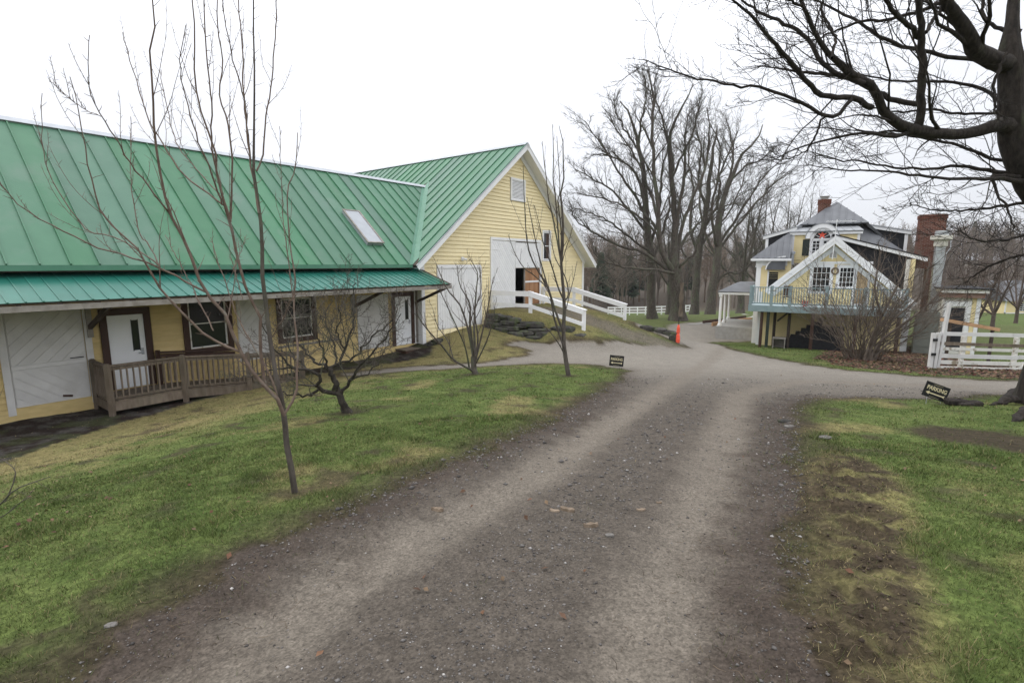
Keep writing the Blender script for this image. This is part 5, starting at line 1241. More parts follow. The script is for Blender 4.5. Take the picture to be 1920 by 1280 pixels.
# --- crooked apple tree
b2 = ground(652, 773); Y2 = b2[1]
trunk = dz([(653, 774), (644, 758), (636, 738), (630, 722), (624, 706), (617, 692)], 0, .05, 10.5, 6)
trunk[0] = (654, 775, 14, 0)
limbs = [
    dz([(636, 738), (620, 738), (600, 732), (591, 724), (600, 713), (597, 700), (575, 693), (550, 691), (537, 679), (525, 663), (505, 640), (490, 600)], 0, -.8, 6.5, 1.4),
    dz([(598, 729), (581, 740), (562, 740), (540, 738), (505, 728)], -.1, -.6, 4, 1),
    dz([(617, 693), (626, 686), (637, 680), (647, 654), (659, 622), (662, 590), (660, 560), (668, 530)], .05, .5, 5, 1.2),
    dz([(637, 682), (666, 666), (694, 638), (725, 607), (745, 582)], .1, .3, 3.4, 1),
    dz([(640, 738), (658, 713), (675, 688), (703, 657), (734, 616), (752, 588)], 0, -.4, 5, 1),
    dz([(617, 693), (600, 682), (587, 676), (565, 650), (550, 620), (522, 596)], .05, .6, 4, 1),
    dz([(615, 690), (606, 660), (590, 630), (580, 600), (585, 560)], .05, -.5, 3.2, .9),
    dz([(622, 700), (630, 670), (625, 640), (610, 600), (620, 560)], .05, .9, 3, .9),
    dz([(575, 693), (555, 670), (540, 640), (535, 600)], -.3, .2, 3, .8),
    dz([(550, 691), (525, 690), (490, 700), (455, 706), (430, 700)], -.5, -.9, 2.6, .8),
    dz([(658, 713), (690, 700), (715, 668), (728, 640)], -.1, .6, 2.5, .7),
    dz([(647, 654), (630, 620), (640, 590), (628, 555)], .2, -.6, 2.6, .7),
]
def spurs2(rng, P_, R_, T):
    a = grow(rng, P_, R_, 12, .15, .97, (.25, .62), (30, 80), .5, .35, .16, 9, .0042, .2)
    b = grow(rng, a[0], a[1], 6, .15, .95, (.22, .6), (30, 75), .6, .25, .18, 7, .0034, .1)
    c = grow(rng, b[0], b[1], 4, .2, .95, (.25, .6), (30, 75), .7, .1, .2, 4, .0028, .06)
    return [(a[0], a[1], 5), (b[0], b[1], 4), (c[0], c[1], 3)]
traced('apple_tree', 'crooked old apple tree with tangled twigs in front of the porch', 'tree', b2, trunk, limbs, Y2, ('applebark', 'bark'), spurs2, 2, npt=18, rk=.72, crook=.02)
# --- multi-stemmed shrub tree before the gable corner
b3 = ground(890, 701); Y3 = b3[1]
trunk = [(892, 703, 9, 0), (889, 692, 7, 0), (888, 680, 6.5, 0), (887, 668, 5.5, 0)]
limbs = [
    dz([(889, 698), (883, 693), (850, 674), (827, 646), (806, 623), (785, 595), (778, 566)], 0, -.8, 3.2, .8),
    dz([(888, 674), (881, 634), (874, 604), (862, 571), (839, 543), (824, 510), (818, 494)], 0, .5, 3.2, .7),
    dz([(890, 670), (881, 604), (881, 569), (862, 534), (858, 498)], 0, -.5, 3, .7),
    dz([(892, 665), (889, 620), (890, 585), (893, 545), (895, 510), (881, 486)], 0, .3, 3.2, .7),
    dz([(893, 675), (896, 630), (890, 585), (902, 545), (899, 500)], 0, .8, 2.6, .6),
    dz([(880, 690), (872, 650), (855, 610), (832, 560), (820, 536)], 0, -1, 2.4, .6),
    dz([(893, 670), (905, 620), (916, 571), (921, 541), (925, 520)], 0, .4, 2.5, .6),
    dz([(893, 680), (912, 640), (925, 600), (928, 575)], 0, -.7, 2, .6),
    dz([(850, 674), (840, 640), (820, 610), (812, 580)], -.4, .2, 1.6, .6),
]
def spurs3(rng, P_, R_, T):
    a = grow(rng, P_, R_, 8, .2, .97, (.16, .42), (20, 50), .55, .45, .09, 8, .0048, .2)
    b = grow(rng, a[0], a[1], 4, .2, .95, (.25, .6), (25, 55), .6, .3, .12, 5, .0040, .1)
    return [(a[0], a[1], 4), (b[0], b[1], 3)]
traced('shrub_tree', 'bare multi-stemmed shrub in front of the gable corner', 'shrub', b3, trunk, limbs, Y3, ('bark', 'twig'), spurs3, 3, npt=14, ksides=6, rk=.8)
# --- slender tree before the ramp
b4 = ground(1066, 704); Y4 = b4[1]
trunk = dz([(1067, 705), (1064, 690), (1059, 663), (1056, 627), (1058, 592), (1058, 564), (1055, 529), (1052, 494), (1056, 447), (1054, 391), (1051, 363), (1057, 344), (1056, 297), (1055, 260), (1048, 235)], 0, .3, 6.5, .6)
limbs = [
    dz([(1052, 492), (1042, 436), (1033, 391), (1028, 372), (1024, 331), (1020, 303), (1017, 265)], .1, -.3, 2.2, .6),
    dz([(1050, 481), (1046, 429), (1041, 365), (1037, 335), (1038, 297), (1037, 260), (1036, 233)], .1, .6, 2.2, .6),
    dz([(1052, 480), (1052, 429), (1046, 375), (1050, 355), (1046, 284), (1044, 255)], .1, .4, 2, .6),
    dz([(1056, 622), (1042, 585), (1028, 541), (1014, 517), (998, 487), (988, 452), (984, 391), (982, 344), (981, 310)], 0, -.5, 3.2, .6),
    dz([(1057, 650), (1040, 600), (1033, 560), (1022, 520), (1008, 470), (1000, 430), (992, 390), (988, 370)], 0, .5, 2.8, .6),
    dz([(1028, 541), (1000, 515), (985, 505), (968, 480), (958, 455), (953, 440)], -.2, -.7, 1.6, .5),
    dz([(1058, 564), (1047, 540), (1035, 500), (1020, 460), (1012, 425), (1002, 385)], .05, -.9, 2.6, .6),
    dz([(1059, 563), (1066, 552), (1060, 520), (1040, 480), (1030, 430)], .05, .9, 2.4, .6),
    dz([(1057, 600), (1066, 560), (1076, 520), (1082, 490)], 0, .4, 1.5, .5),
    dz([(1058, 663), (1045, 640), (1025, 615), (1012, 606)], 0, -.4, 1.8, .6),
    dz([(1052, 500), (1060, 470), (1070, 440), (1074, 420)], .1, -.3, 1.3, .5),
]
def spurs4(rng, P_, R_, T):
    a = grow(rng, P_, R_, 9, .15, .97, (.05, .16), (25, 60), .5, .4, .08, 5, .0042, .1)
    b = grow(rng, P_, R_, 2, .2, .8, (.2, .4), (20, 45), .5, .45, .06, 7, .0045, .15)
    c = grow(rng, b[0], b[1], 5, .15, .95, (.1, .25), (30, 60), .6, .3, .1, 3, .0036, .05)
    t_ = grow(rng, T[None, :, :3], T[None, :, 3], 16, .5, .98, (.02, .08), (30, 60), .4, .4, .1, 5, .004, .1)
    return [(a[0], a[1], 4), (b[0], b[1], 4), (c[0], c[1], 3), (t_[0], t_[1], 3)]
traced('slender_tree', 'slender bare tree in front of the ramp railing', 'tree', b4, trunk, limbs, Y4, ('bark', 'twig'), spurs4, 4, npt=16, ksides=6, rk=.72)
# --- the big maple on the right
b5 = ground(1935, 757); Y5 = b5[1]
trunk = [(1966, 778, 76, 0), (1966, 740, 60, 0), (1980, 690, 58, 0), (2014, 600, 56, 0), (2024, 500, 55, 0), (2002, 400, 54, .02), (1950, 325, 56, .05), (1908, 262, 34, .05), (1899, 200, 26, .05), (1897, 140, 25, .08), (1895, 100, 22, .1), (1896, 56, 13, .15), (1902, 0, 11, .2), (1912, -90, 9, .3), (1920, -220, 6, .4)]
def pxr(l, d0, d1): n = len(l); return [(x, y, r, d0+(d1-d0)*i/(n-1)) for i, (x, y, r) in enumerate(l)]
limbs = [
    pxr([(1890, 238, 20), (1871, 234, 15), (1815, 249, 12.5), (1762, 250, 13), (1721, 245, 14), (1684, 232, 11), (1654, 206, 10), (1635, 161, 9.5), (1597, 142, 8.5), (1560, 109, 6.5), (1530, 64, 5), (1500, 0, 4), (1480, -50, 3), (1465, -110, 2)], 0, -1.6),
    pxr([(1721, 242, 9), (1727, 187, 8.5), (1730, 112, 8), (1729, 56, 7), (1721, 0, 6), (1712, -90, 4), (1700, -190, 2)], -.5, -1.2),
    pxr([(1727, 75, 6), (1710, 55, 5.5), (1687, 34, 5), (1661, 0, 4.5), (1630, -70, 3), (1600, -140, 2)], -.7, -1.8),
    pxr([(1735, 62, 4), (1762, 19, 3.5), (1780, -15, 3), (1800, -70, 2)], -.8, .3),
    pxr([(1890, 122, 22), (1875, 116, 20), (1837, 101, 18), (1815, 67, 16), (1789, 22, 13), (1774, 0, 12), (1745, -60, 9), (1710, -140, 6), (1680, -220, 3)], .1, -.9),
    pxr([(1830, 112, 5), (1785, 109, 4.6), (1740, 97, 4.2), (1687, 86, 4), (1642, 64, 3.6), (1597, 34, 3), (1556, 15, 2.4), (1510, -10, 1.6), (1470, -40, 1)], .3, 1.3),
    pxr([(1721, 196, 6), (1669, 184, 6), (1635, 169, 5.5), (1600, 150, 5), (1552, 140, 4), (1500, 136, 3), (1462, 128, 2), (1420, 125, 1.2)], -.4, .6),
    pxr([(1635, 202, 6.5), (1597, 184, 6.5), (1552, 180, 6), (1522, 165, 5.5), (1492, 124, 5), (1462, 97, 4.4), (1440, 67, 4), (1395, 22, 3), (1360, -10, 2), (1320, -40, 1.2)], -1, -2.2),
    pxr([(1620, 157, 6), (1571, 139, 5.5), (1537, 109, 5), (1511, 67, 4.4), (1470, 45, 3.8), (1425, 22, 3), (1390, 0, 2.2), (1340, -20, 1.4)], -1, -.2),
    pxr([(1597, 187, 4.5), (1567, 217, 4.5), (1545, 217, 4.2), (1500, 191, 3.8), (1432, 165, 3.2), (1387, 161, 2.8), (1324, 150, 2.2), (1249, 131, 1.5), (1205, 112, 1)], -1.2, -1.6),
    pxr([(1946, 342, 7.0), (1871, 337, 5), (1840, 336, 4.2), (1762, 334, 3.4), (1669, 322, 2.6), (1594, 319, 1.8), (1520, 310, 1)], 0, -1.2),
    pxr([(1942, 327, 7.0), (1867, 322, 5), (1800, 311, 3.8), (1744, 316, 3.2), (1687, 315, 2.6), (1630, 305, 2.2), (1575, 300, 1.8), (1519, 285, 1)], 0, .9),
    pxr([(1946, 305, 5.6), (1871, 300, 4), (1800, 274, 3.4), (1744, 262, 3), (1669, 250, 2.2), (1610, 246, 1.4), (1560, 240, .9)], .1, 1.4),
    pxr([(1903, 219, 4.5), (1875, 214, 3.2), (1800, 214, 3), (1744, 206, 2.6), (1680, 210, 2), (1620, 200, 1.2)], .1, 1.2),
    pxr([(1901, 192, 6.2), (1873, 187, 4.4), (1837, 165, 3.8), (1781, 154, 3.2), (1725, 154, 2.8), (1669, 150, 2.2), (1575, 131, 1.4)], .1, 1.6),
    pxr([(1545, 217, 2.6), (1535, 240, 2.4), (1522, 268, 2), (1508, 285, 1.6), (1478, 297, 1.2), (1440, 300, .8)], -1.2, -1),
    pxr([(1935, 375, 6), (1920, 380, 4), (1880, 386, 3.4), (1839, 392, 2.8), (1765, 395, 1.8), (1706, 382, 1)], .1, .8),
    pxr([(1950, 470, 6), (1920, 478, 3.6), (1890, 485, 3), (1860, 498, 2.4), (1830, 515, 1.6), (1810, 530, 1)], .1, 1.0),
    pxr([(1945, 425, 6), (1920, 440, 3.4), (1865, 452, 2.6), (1822, 448, 1.8), (1800, 430, 1)], .1, -.8),
    pxr([(1935, 335, 5.6), (1860, 330, 4), (1870, 360, 3), (1890, 395, 2.4), (1900, 430, 1.6)], .0, -.5),
    pxr([(1915, 60, 6), (1880, 56, 4.5), (1855, 45, 4), (1843, 20, 3.4), (1845, -20, 3), (1835, -80, 2)], .2, .9),
    pxr([(1886, 100, 3.5), (1864, 160, 3), (1867, 200, 2.6), (1872, 225, 2)], -.3, -.4),
    pxr([(1530, 64, 3.4), (1510, 20, 3), (1475, 0, 2.6), (1440, -10, 2), (1400, -30, 1.4)], -1.5, -2.5),
    pxr([(1560, 109, 3.4), (1565, 70, 3), (1545, 30, 2.6), (1530, -20, 2)], -1.4, -.6),
    pxr([(1774, 0, 5), (1740, 15, 4.2), (1690, 32, 3.6), (1600, 45, 2.8), (1550, 65, 2), (1500, 80, 1.2)], -.2, 1.2),
]
def spurs5(rng, P_, R_, T):
    a = grow(rng, P_, R_, 12, .15, .98, (.22, .6), (14, 46), .32, .07, .12, 14, .0050, .6, flat=.3)
    b = grow(rng, a[0], a[1], 5, .12, .97, (.22, .55), (20, 55), .55, .08, .12, 8, .0040, .2, flat=.2)
    c = grow(rng, b[0], b[1], 4, .15, .97, (.2, .5), (25, 60), .6, .12, .12, 5, .0032, .06)
    d = grow(rng, P_, R_, 3, .85, 1.0, (.12, .25), (8, 30), .8, .05, .1, 8, .004, .2)
    e = grow(rng, d[0], d[1], 6, .1, .97, (.2, .5), (20, 55), .6, .1, .12, 4, .003, .06)
    return [(a[0], a[1], 5), (b[0], b[1], 4), (c[0], c[1], 3), (d[0], d[1], 4), (e[0], e[1], 3)]
mp5 = traced('maple_tree', 'huge old maple leaning in at the right edge with spreading dark limbs', 'tree', b5, trunk, limbs, Y5, ('maplebark', 'maplebark'), spurs5, 5, npt=26, ksides=8, rk=.76, crook=.011, ridged=True)
rt5 = np.random.default_rng(8)
for (x0, y0, x1, y1, r0) in ((1912, 735, 1876, 752, 17), (1905, 750, 1856, 757, 9), (1935, 772, 1902, 788, 14)):
    p, q = ground(x0, y0+8)+Z3*.10, ground(x1, y1+3)-Z3*.02
    n_ = 8; pts = [p*(1-t)+q*t+rt5.normal(size=3)*.02+Z3*.05*math.sin(math.pi*t) for t in np.linspace(0, 1, n_)]
    q_ = np.array([np.interp(np.linspace(0, 1, 24), np.linspace(0, 1, n_), np.array(pts)[:, i]) for i in range(3)]).T; rr_ = r0/F*Y5*(1-.75*np.linspace(0, 1, 24))
    v, f_ = tubes(q_[None], rr_[None], 16); v = v.reshape(24, 16, 3); th = np.linspace(0, 2*math.pi, 16, endpoint=False)[None]; zz = np.arange(24)[:, None]*.2
    v = q_[:, None]+(v-q_[:, None])*(1+.55*(fbm(np.cos(th)*2.5+zz+x0, np.sin(th)*2.5+zz*.6, 5)-.5)*2)[..., None]*np.array([1, 1, .75])
    link('root', fast_mesh('root', v.reshape(-1, 3), f_, True), MT['maplebark'], mp5)
# burl-like stump beside the sign
stp = ground(1805, 760); sm = thing('root_stump', stp, 'low gnarled root stump beside the tilted parking sign', 'stump')
for k in range(5): place_stone('root_knot', stp+np.array([rs.uniform(-.24, .24), rs.uniform(-.08, .1), .02+.02*k*.5]), np.array([1., rs.uniform(-.3, .3), 0]), np.array([0, 1., 0]), (rs.uniform(.10, .19), .11, .06), sm).data.materials[0] = MT['maplebark']
# --- the row of tall maples beyond the lot
def big_tree(name, label, base, H, spread, r0, seed, stems, low=.22, lean=(0, 0), detail=1.0, mat='bark', twr=1.0, group=None, cat='tree'):
    rng = np.random.default_rng(seed); tr = thing(name, base, label, cat, group)
    n = 12; zt = H*low
    T = np.array([[base[0]+lean[0]*t*zt, base[1]+lean[1]*t*zt, base[2]-.2+t*(zt+.2)] for t in np.linspace(0, 1, n)])+rng.normal(size=(n, 3))*.03*r0
    tt = np.linspace(0, 1, n); TR = r0*(.80+.10*(1-tt)+.55*np.exp(-tt*9))
    tube_obj('trunk', [(T[None], TR[None], 14)], mat, tr)
    P_, R_ = [], []; m = 16
    for k in range(stems):
        a = 2*math.pi*(k+rng.uniform(-.3, .3))/stems; out_ = spread*(.25+.75*((k*.618) % 1))*(.2 if k == 0 else 1); h = H*rng.uniform(.72, 1.0) if k else H*.93
        t = np.linspace(0, 1, m)[:, None]; st = zt*rng.uniform(.72, 1.0)
        e = np.array([math.cos(a), math.sin(a), 0])
        f_o = out_/spread; hor = out_*(t**.8); ver = (h*(1-.38*f_o**2)-st)*(1-(1-t)**(1.15+.25*f_o))
        p = np.array([base[0]+lean[0]*st, base[1]+lean[1]*st, base[2]+st])+e*hor+Z3*ver+np.cumsum(rng.normal(size=(m, 3))*.025*H/20, axis=0)
        P_.append(p); R_.append(r0*rng.uniform(.26, .42)*(1-t[:, 0])**1.15+.022)
    P_, R_ = np.array(P_), np.array(R_)
    tube_obj('limbs', [(P_, R_, 8)], mat, tr)
    a = grow(rng, P_, R_, int(13*detail), .14, .98, (.2, .44), (25, 55), .42, .08, .07, 10, .015*twr, .8)
    b = grow(rng, a[0], a[1], int(7*detail), .12, .97, (.25, .55), (22, 55), .6, .08, .09, 6, .0095*twr, .4)
    c = grow(rng, b[0], b[1], int(6*detail), .12, .97, (.3, .6), (22, 55), .6, .06, .09, 3, .0070*twr, .2)
    ob = tube_obj('branches', [(a[0], a[1], 5), (b[0], b[1], 3), (c[0], c[1], 3)], mat, tr); ob['kind'] = 'stuff'
    return tr
GRP = 'tall bare maples beyond the lot'
def spurs8(rng, P_, R_, T):
    a = grow(rng, P_, R_, 13, .15, .98, (.18, .44), (22, 55), .42, .08, .08, 10, .016, .8)
    b = grow(rng, a[0], a[1], 7, .12, .97, (.25, .55), (22, 55), .6, .07, .09, 6, .0105, .4)
    c = grow(rng, b[0], b[1], 6, .12, .97, (.3, .6), (22, 55), .6, .06, .09, 3, .0078, .2)
    t = grow(rng, T[None, :, :3], T[None, :, 3], 6, .5, .95, (.1, .3), (35, 70), .12, .05, .08, 8, .015, .8)
    t2 = grow(rng, t[0], t[1], 7, .2, .95, (.25, .55), (25, 55), .6, .05, .1, 4, .009, .3)
    d = grow(rng, P_, R_, 6, .62, 1.0, (.12, .34), (8, 32), .75, .05, .09, 9, .014, .8)
    e = grow(rng, d[0], d[1], 9, .1, .97, (.2, .5), (20, 50), .6, .07, .1, 5, .009, .3)
    g = grow(rng, e[0], e[1], 5, .1, .97, (.3, .6), (20, 50), .6, .07, .1, 2, .007, .2)
    return [(a[0], a[1], 5), (b[0], b[1], 3), (c[0], c[1], 3), (t[0], t[1], 4), (t2[0], t2[1], 3), (d[0], d[1], 4), (e[0], e[1], 3), (g[0], g[1], 3)]
mb = ground(1270, 600)
mA = traced('tall_maple', 'thickest bare maple with pale scarred trunk beyond the ramp', 'tree', mb, [(1271, 602, 25, 0), (1271, 592, 18.5, 0), (1270, 560, 16.5, 0), (1269, 529, 16, 0), (1266, 505, 14, 0), (1264, 483, 9, 0), (1266, 450, 8, 0), (1266, 415, 7, 0), (1259, 347, 5.5, 0), (1255, 279, 4.2, 0), (1259, 243, 3.2, 0), (1280, 198, 2, .2), (1300, 157, 1, .4)],
    [dz([(1266, 515), (1257, 502), (1239, 461), (1234, 393), (1225, 302), (1225, 211), (1223, 157), (1216, 125)], 0, -1.5, 7.5, 1), dz([(1268, 500), (1271, 483), (1280, 420), (1302, 365), (1325, 302), (1330, 257), (1325, 202)], 0, 2, 5.5, 1), dz([(1255, 279), (1243, 225), (1230, 188), (1228, 150)], 0, 1.5, 3, .8),
     dz([(1266, 438), (1284, 329), (1284, 266), (1290, 215)], 0, -2.5, 4.5, .8), dz([(1262, 512), (1253, 506), (1207, 474), (1162, 461), (1125, 443), (1094, 425), (1072, 400)], 0, -1, 5, .8), dz([(1238, 445), (1230, 438), (1203, 411), (1162, 384), (1116, 370), (1082, 362)], -.5, 2, 3.6, .7),
     dz([(1266, 514), (1257, 511), (1212, 504), (1166, 502), (1135, 490), (1112, 470)], 0, -2.5, 4.2, .8), dz([(1272, 505), (1275, 497), (1302, 474), (1312, 438), (1330, 395), (1352, 360)], 0, -2.5, 4.2, .8), dz([(1266, 480), (1290, 440), (1320, 410), (1350, 390), (1385, 380)], 0, 2.5, 3.4, .7), dz([(1236, 420), (1215, 350), (1190, 290), (1160, 250), (1140, 215)], 0, 2.5, 3.6, .7), dz([(1259, 347), (1275, 300), (1300, 250), (1310, 200), (1318, 165)], 0, -1.5, 3, .7)],
    mb[1], ('bark', 'bark'), spurs8, 21, npt=20, ksides=7, group=GRP, crook=.05, rk=.8)
fr_s = (np.array([mb[0], mb[1], mb[2]]), np.array([1., 0, 0]), Z3, np.array([0, -1., 0]))
sv_, sf_ = [], []
for j in range(9):
    z_ = .35+j*.34; h_ = .20+.07*math.sin(j*1.7); r_ = .76 if j else .85
    for a_ in (-h_, -h_*.3, h_*.35, h_): sv_.append(np.array([mb[0]-.02+r_*math.sin(a_), mb[1]-r_*math.cos(a_)*1.02, mb[2]+z_]))
for j in range(8):
    for i_ in range(3): sf_.append((j*4+i_, j*4+i_+1, j*4+i_+5, j*4+i_+4))
G().add(sv_, sf_).build('bark_scar', MT['weath'], mA)
mb = ground(1222, 597)
traced('tall_maple', 'leftmost of the tall bare maples, standing behind the ramp rail', 'tree', mb, [(1223, 599, 15, 0), (1223, 588, 11, 0), (1221, 540, 10, 0), (1221, 506, 9.5, 0), (1216, 438, 8, 0), (1207, 347, 6, .1), (1196, 270, 4, .2), (1184, 225, 2.4, .3), (1162, 190, 1, .4)],
    [dz([(1216, 425), (1214, 415), (1194, 370), (1162, 329), (1144, 293), (1116, 257), (1096, 226)], 0, -2, 4, .8), dz([(1217, 445), (1216, 438), (1184, 402), (1148, 356), (1107, 334), (1078, 318)], 0, 2, 4, .8), dz([(1212, 393), (1194, 329), (1166, 302), (1135, 290), (1110, 292)], 0, 2.5, 3.6, .7),
     dz([(1221, 480), (1221, 474), (1189, 452), (1148, 420), (1112, 402), (1078, 392)], 0, -2.5, 3.8, .7), dz([(1207, 347), (1203, 293), (1180, 257), (1157, 216), (1150, 185)], .1, 2, 3.4, .7), dz([(1196, 270), (1203, 225), (1212, 179), (1207, 140)], .2, -1.5, 3, .7), dz([(1220, 500), (1240, 440), (1255, 380), (1262, 320), (1258, 260)], 0, 2.5, 4, .7), dz([(1218, 460), (1235, 400), (1240, 330), (1250, 270), (1245, 215)], 0, -2.5, 3.6, .7)],
    mb[1], ('bark', 'bark'), spurs8, 22, npt=18, ksides=7, group=GRP, crook=.05, rk=.8)
def far_px(px, Y_): p = ray(px, 585)*Y_; p[2] = gz1(p[0], p[1]); return p
mb = far_px(1332, 55)
traced('tall_maple', 'bare maple with wide right-leaning limbs left of the side porch', 'tree', mb, [(1331, 590, 14, 0), (1333, 575, 11, 0), (1338, 530, 10, 0), (1341, 506, 9.5, 0), (1346, 465, 8.5, 0), (1347, 430, 7, 0), (1348, 402, 6, 0), (1371, 338, 4.5, .3), (1389, 293, 3, .6), (1416, 266, 2, .8), (1430, 234, 1, 1)],
    [dz([(1346, 468), (1346, 461), (1375, 420), (1402, 375), (1434, 329), (1470, 297)], 0, 2, 4.5, .8), dz([(1345, 462), (1343, 456), (1334, 393), (1348, 329), (1348, 266), (1330, 229)], 0, -2.5, 4.5, .8), dz([(1347, 470), (1371, 438), (1411, 388), (1448, 347), (1478, 322)], 0, -2, 3.8, .7), dz([(1339, 535), (1362, 511), (1384, 513), (1402, 500), (1420, 480)], 0, -2, 3.6, .7), dz([(1346, 465), (1357, 370), (1375, 302), (1371, 257), (1362, 222)], 0, 2.5, 4, .7), dz([(1343, 480), (1320, 430), (1312, 370), (1320, 310), (1310, 260)], 0, 2, 3.6, .7), dz([(1371, 338), (1400, 310), (1425, 300), (1455, 275)], .3, -2, 2.6, .7)],
    mb[1], ('bark', 'bark'), spurs8, 25, npt=18, ksides=7, group=GRP, crook=.05, rk=.8)
mb = far_px(1302, 57)
traced('tall_maple', 'straight bare maple just right of the thickest trunk', 'tree', mb, [(1301, 590, 13, 0), (1302, 575, 10, 0), (1305, 530, 9, 0), (1308, 490, 8.5, 0), (1312, 461, 7.5, 0), (1325, 393, 6, 0), (1330, 329, 4.5, 0), (1339, 270, 2.5, 0), (1345, 235, 1, 0)],
    [dz([(1310, 480), (1295, 420), (1300, 350), (1290, 290), (1300, 240)], 0, 2, 4, .7), dz([(1318, 430), (1345, 380), (1352, 320), (1375, 270), (1385, 240)], 0, -2, 3.8, .7), dz([(1325, 393), (1310, 340), (1315, 280), (1305, 230), (1312, 200)], 0, -2, 3.4, .7), dz([(1312, 461), (1340, 430), (1365, 400), (1390, 350), (1400, 310)], 0, 2.5, 3.4, .7), dz([(1306, 510), (1285, 480), (1270, 450), (1250, 430)], 0, 2, 3, .7)],
    mb[1], ('bark', 'bark'), spurs8, 24, npt=18, ksides=7, group=GRP, crook=.05, rk=.8)
for k, (px, Y_, H, sp, r, sd2, lb) in enumerate(((1253, 62, 17, 5, .34, 23, 'thin bare maple between the two leftmost thick trunks'), 
                                   (1388, 66, 18, 7.5, .5, 26, 'bare maple directly behind the side porch roof'), (1420, 74, 20, 7, .45, 27, 'bare tree rising behind the left house eave'), (1462, 78, 20.5, 7, .42, 28, 'bare tree rising left of the small chimney'), (1500, 84, 21, 7, .42, 29, 'far bare tree just beside the small chimney'))):
    p = ray(px, 585)*Y_; p[2] = gz1(p[0], p[1]); big_tree('tall_maple', lb, p, H, sp, r, sd2, 6, .25, group=GRP, detail=.95, twr=1.1)
# scrubby trees right of the house
for k, (px, Y_, H, sp, r, sd2, lb) in enumerate(((1832, 34, 5.2, 3.2, .14, 31, 'low spreading orchard tree behind the white gate'), (1862, 40, 6.0, 3.6, .16, 32, 'spreading bare orchard tree beyond the lumber plank'), (1905, 46, 7.0, 4, .16, 33, 'bare tree near the far cottage'), (1800, 58, 7.5, 4.5, .2, 34, 'bare tree rising behind the annex roof'), (1775, 70, 8.5, 5, .22, 35, 'bare tree behind the exhaust fan'))):
    p = ray(px, 600)*Y_; p[2] = gz1(p[0], p[1]); big_tree('orchard_tree', lb, p, H, sp, r, sd2, 6, .2, group='scrubby trees right of the house', detail=.8, twr=.75, mat='twig')
# lilac-like bush in front of the deck
def bush(name, label, base, n, H, spread, seed, r0, mats=('twig', 'twig'), twr=1.0):
    rng = np.random.default_rng(seed); tr = thing(name, base, label, 'bush'); m = 10
    a = rng.uniform(0, 2*math.pi, n); o_ = spread*np.sqrt(rng.uniform(0.02, 1, n)); h = H*rng.uniform(.5, 1, n)*(1-.35*(o_/spread)**2)
    t = np.linspace(0, 1, m)[None, :, None]; e = np.stack([np.cos(a), np.sin(a), 0*a], 1)[:, None]
    P_ = base+e*(rng.uniform(0, .75, n)[:, None, None]+o_[:, None, None]*t**1.3)+Z3*(h[:, None, None]*t**.85)+np.cumsum(rng.normal(size=(n, m, 3))*.085, axis=1)
    R_ = r0*rng.uniform(.5, 1, n)[:, None]*(1-.8*t[..., 0])
    tube_obj('stems', [(P_, R_, 5)], mats[0], tr)
    b = grow(rng, P_, R_, 6, .25, .98, (.2, .5), (20, 60), .6, .25, .12, 6, .006*twr, .2)
    c = grow(rng, b[0], b[1], 4, .2, .97, (.3, .6), (25, 60), .7, .15, .14, 4, .005*twr, .1)
    tube_obj('twigs', [(b[0], b[1], 3), (c[0], c[1], 3)], mats[1], tr)['kind'] = 'stuff'
MT['tanstem'] = M('tan_stems', (.085, .065, .05), (.16, .128, .10), 6, .85)
bush('lilac_bush', 'large tangled bare bush in front of the raised deck', ground(1612, 673), 80, 4.7, 3.4, 41, .024, ('tanstem', 'tanstem'), 1.1)
# leaning stems on the right of that bush
bs = ground(1640, 676); Yb = bs[1]
limbs = [dz([(1630, 676), (1650, 640), (1690, 610), (1730, 580), (1760, 550), (1775, 530)], 0, -.4, 3.2, .8), dz([(1620, 676), (1640, 620), (1665, 570), (1690, 520), (1700, 480)], 0, .5, 3, .8), dz([(1635, 676), (1670, 640), (1720, 625), (1750, 600)], 0, -.6, 2.4, .7), dz([(1625, 676), (1650, 600), (1640, 540), (1650, 480), (1646, 455)], 0, -.3, 2.6, .7), dz([(1640, 676), (1665, 610), (1720, 560), (1740, 510), (1742, 480)], 0, .2, 2.8, .7)]
def spurs6(rng, P_, R_, T):
    a = grow(rng, P_, R_, 10, .2, .97, (.2, .45), (20, 60), .5, .2, .12, 8, .007, .2); b = grow(rng, a[0], a[1], 6, .2, .95, (.25, .6), (25, 60), .6, .2, .12, 5, .006, .1)
    return [(a[0], a[1], 4), (b[0], b[1], 3)]
traced('leaning_shrub', 'bare shrub with long stems leaning right towards the gate', 'shrub', bs, [(1632, 680, 6, 0), (1632, 670, 5, 0), (1633, 660, 4, 0)], limbs, Yb, ('tanstem', 'tanstem'), spurs6, 6, npt=12, ksides=5)
# twigs of a shrub poking in at the left edge
b7 = ground(-60, 985)
limbs = [dz([(-60, 985), (-10, 955), (25, 920), (60, 905), (95, 893)], 0, -.2, 2, .7), dz([(10, 940), (25, 905), (28, 880), (0, 858)], 0, .1, 1.4, .6), dz([(-40, 970), (0, 970), (40, 940), (60, 930)], -.1, -.3, 1.2, .5), dz([(-60, 985), (-70, 900), (-40, 820), (0, 690)], 0, .2, 2, .7)]
def spurs7(rng, P_, R_, T):
    a = grow(rng, P_, R_, 4, .3, .95, (.1, .3), (20, 50), .6, .1, .08, 5, .002, .08); return [(a[0], a[1], 4)]
traced('edge_shrub', 'thin grey twigs of a shrub poking in at the left edge of the lawn', 'shrub', b7, [(-62, 990, 3, 0), (-61, 986, 2.6, 0), (-60, 982, 2.4, 0)], limbs, b7[1], ('bark', 'bark'), spurs7, 7, npt=10, ksides=5)

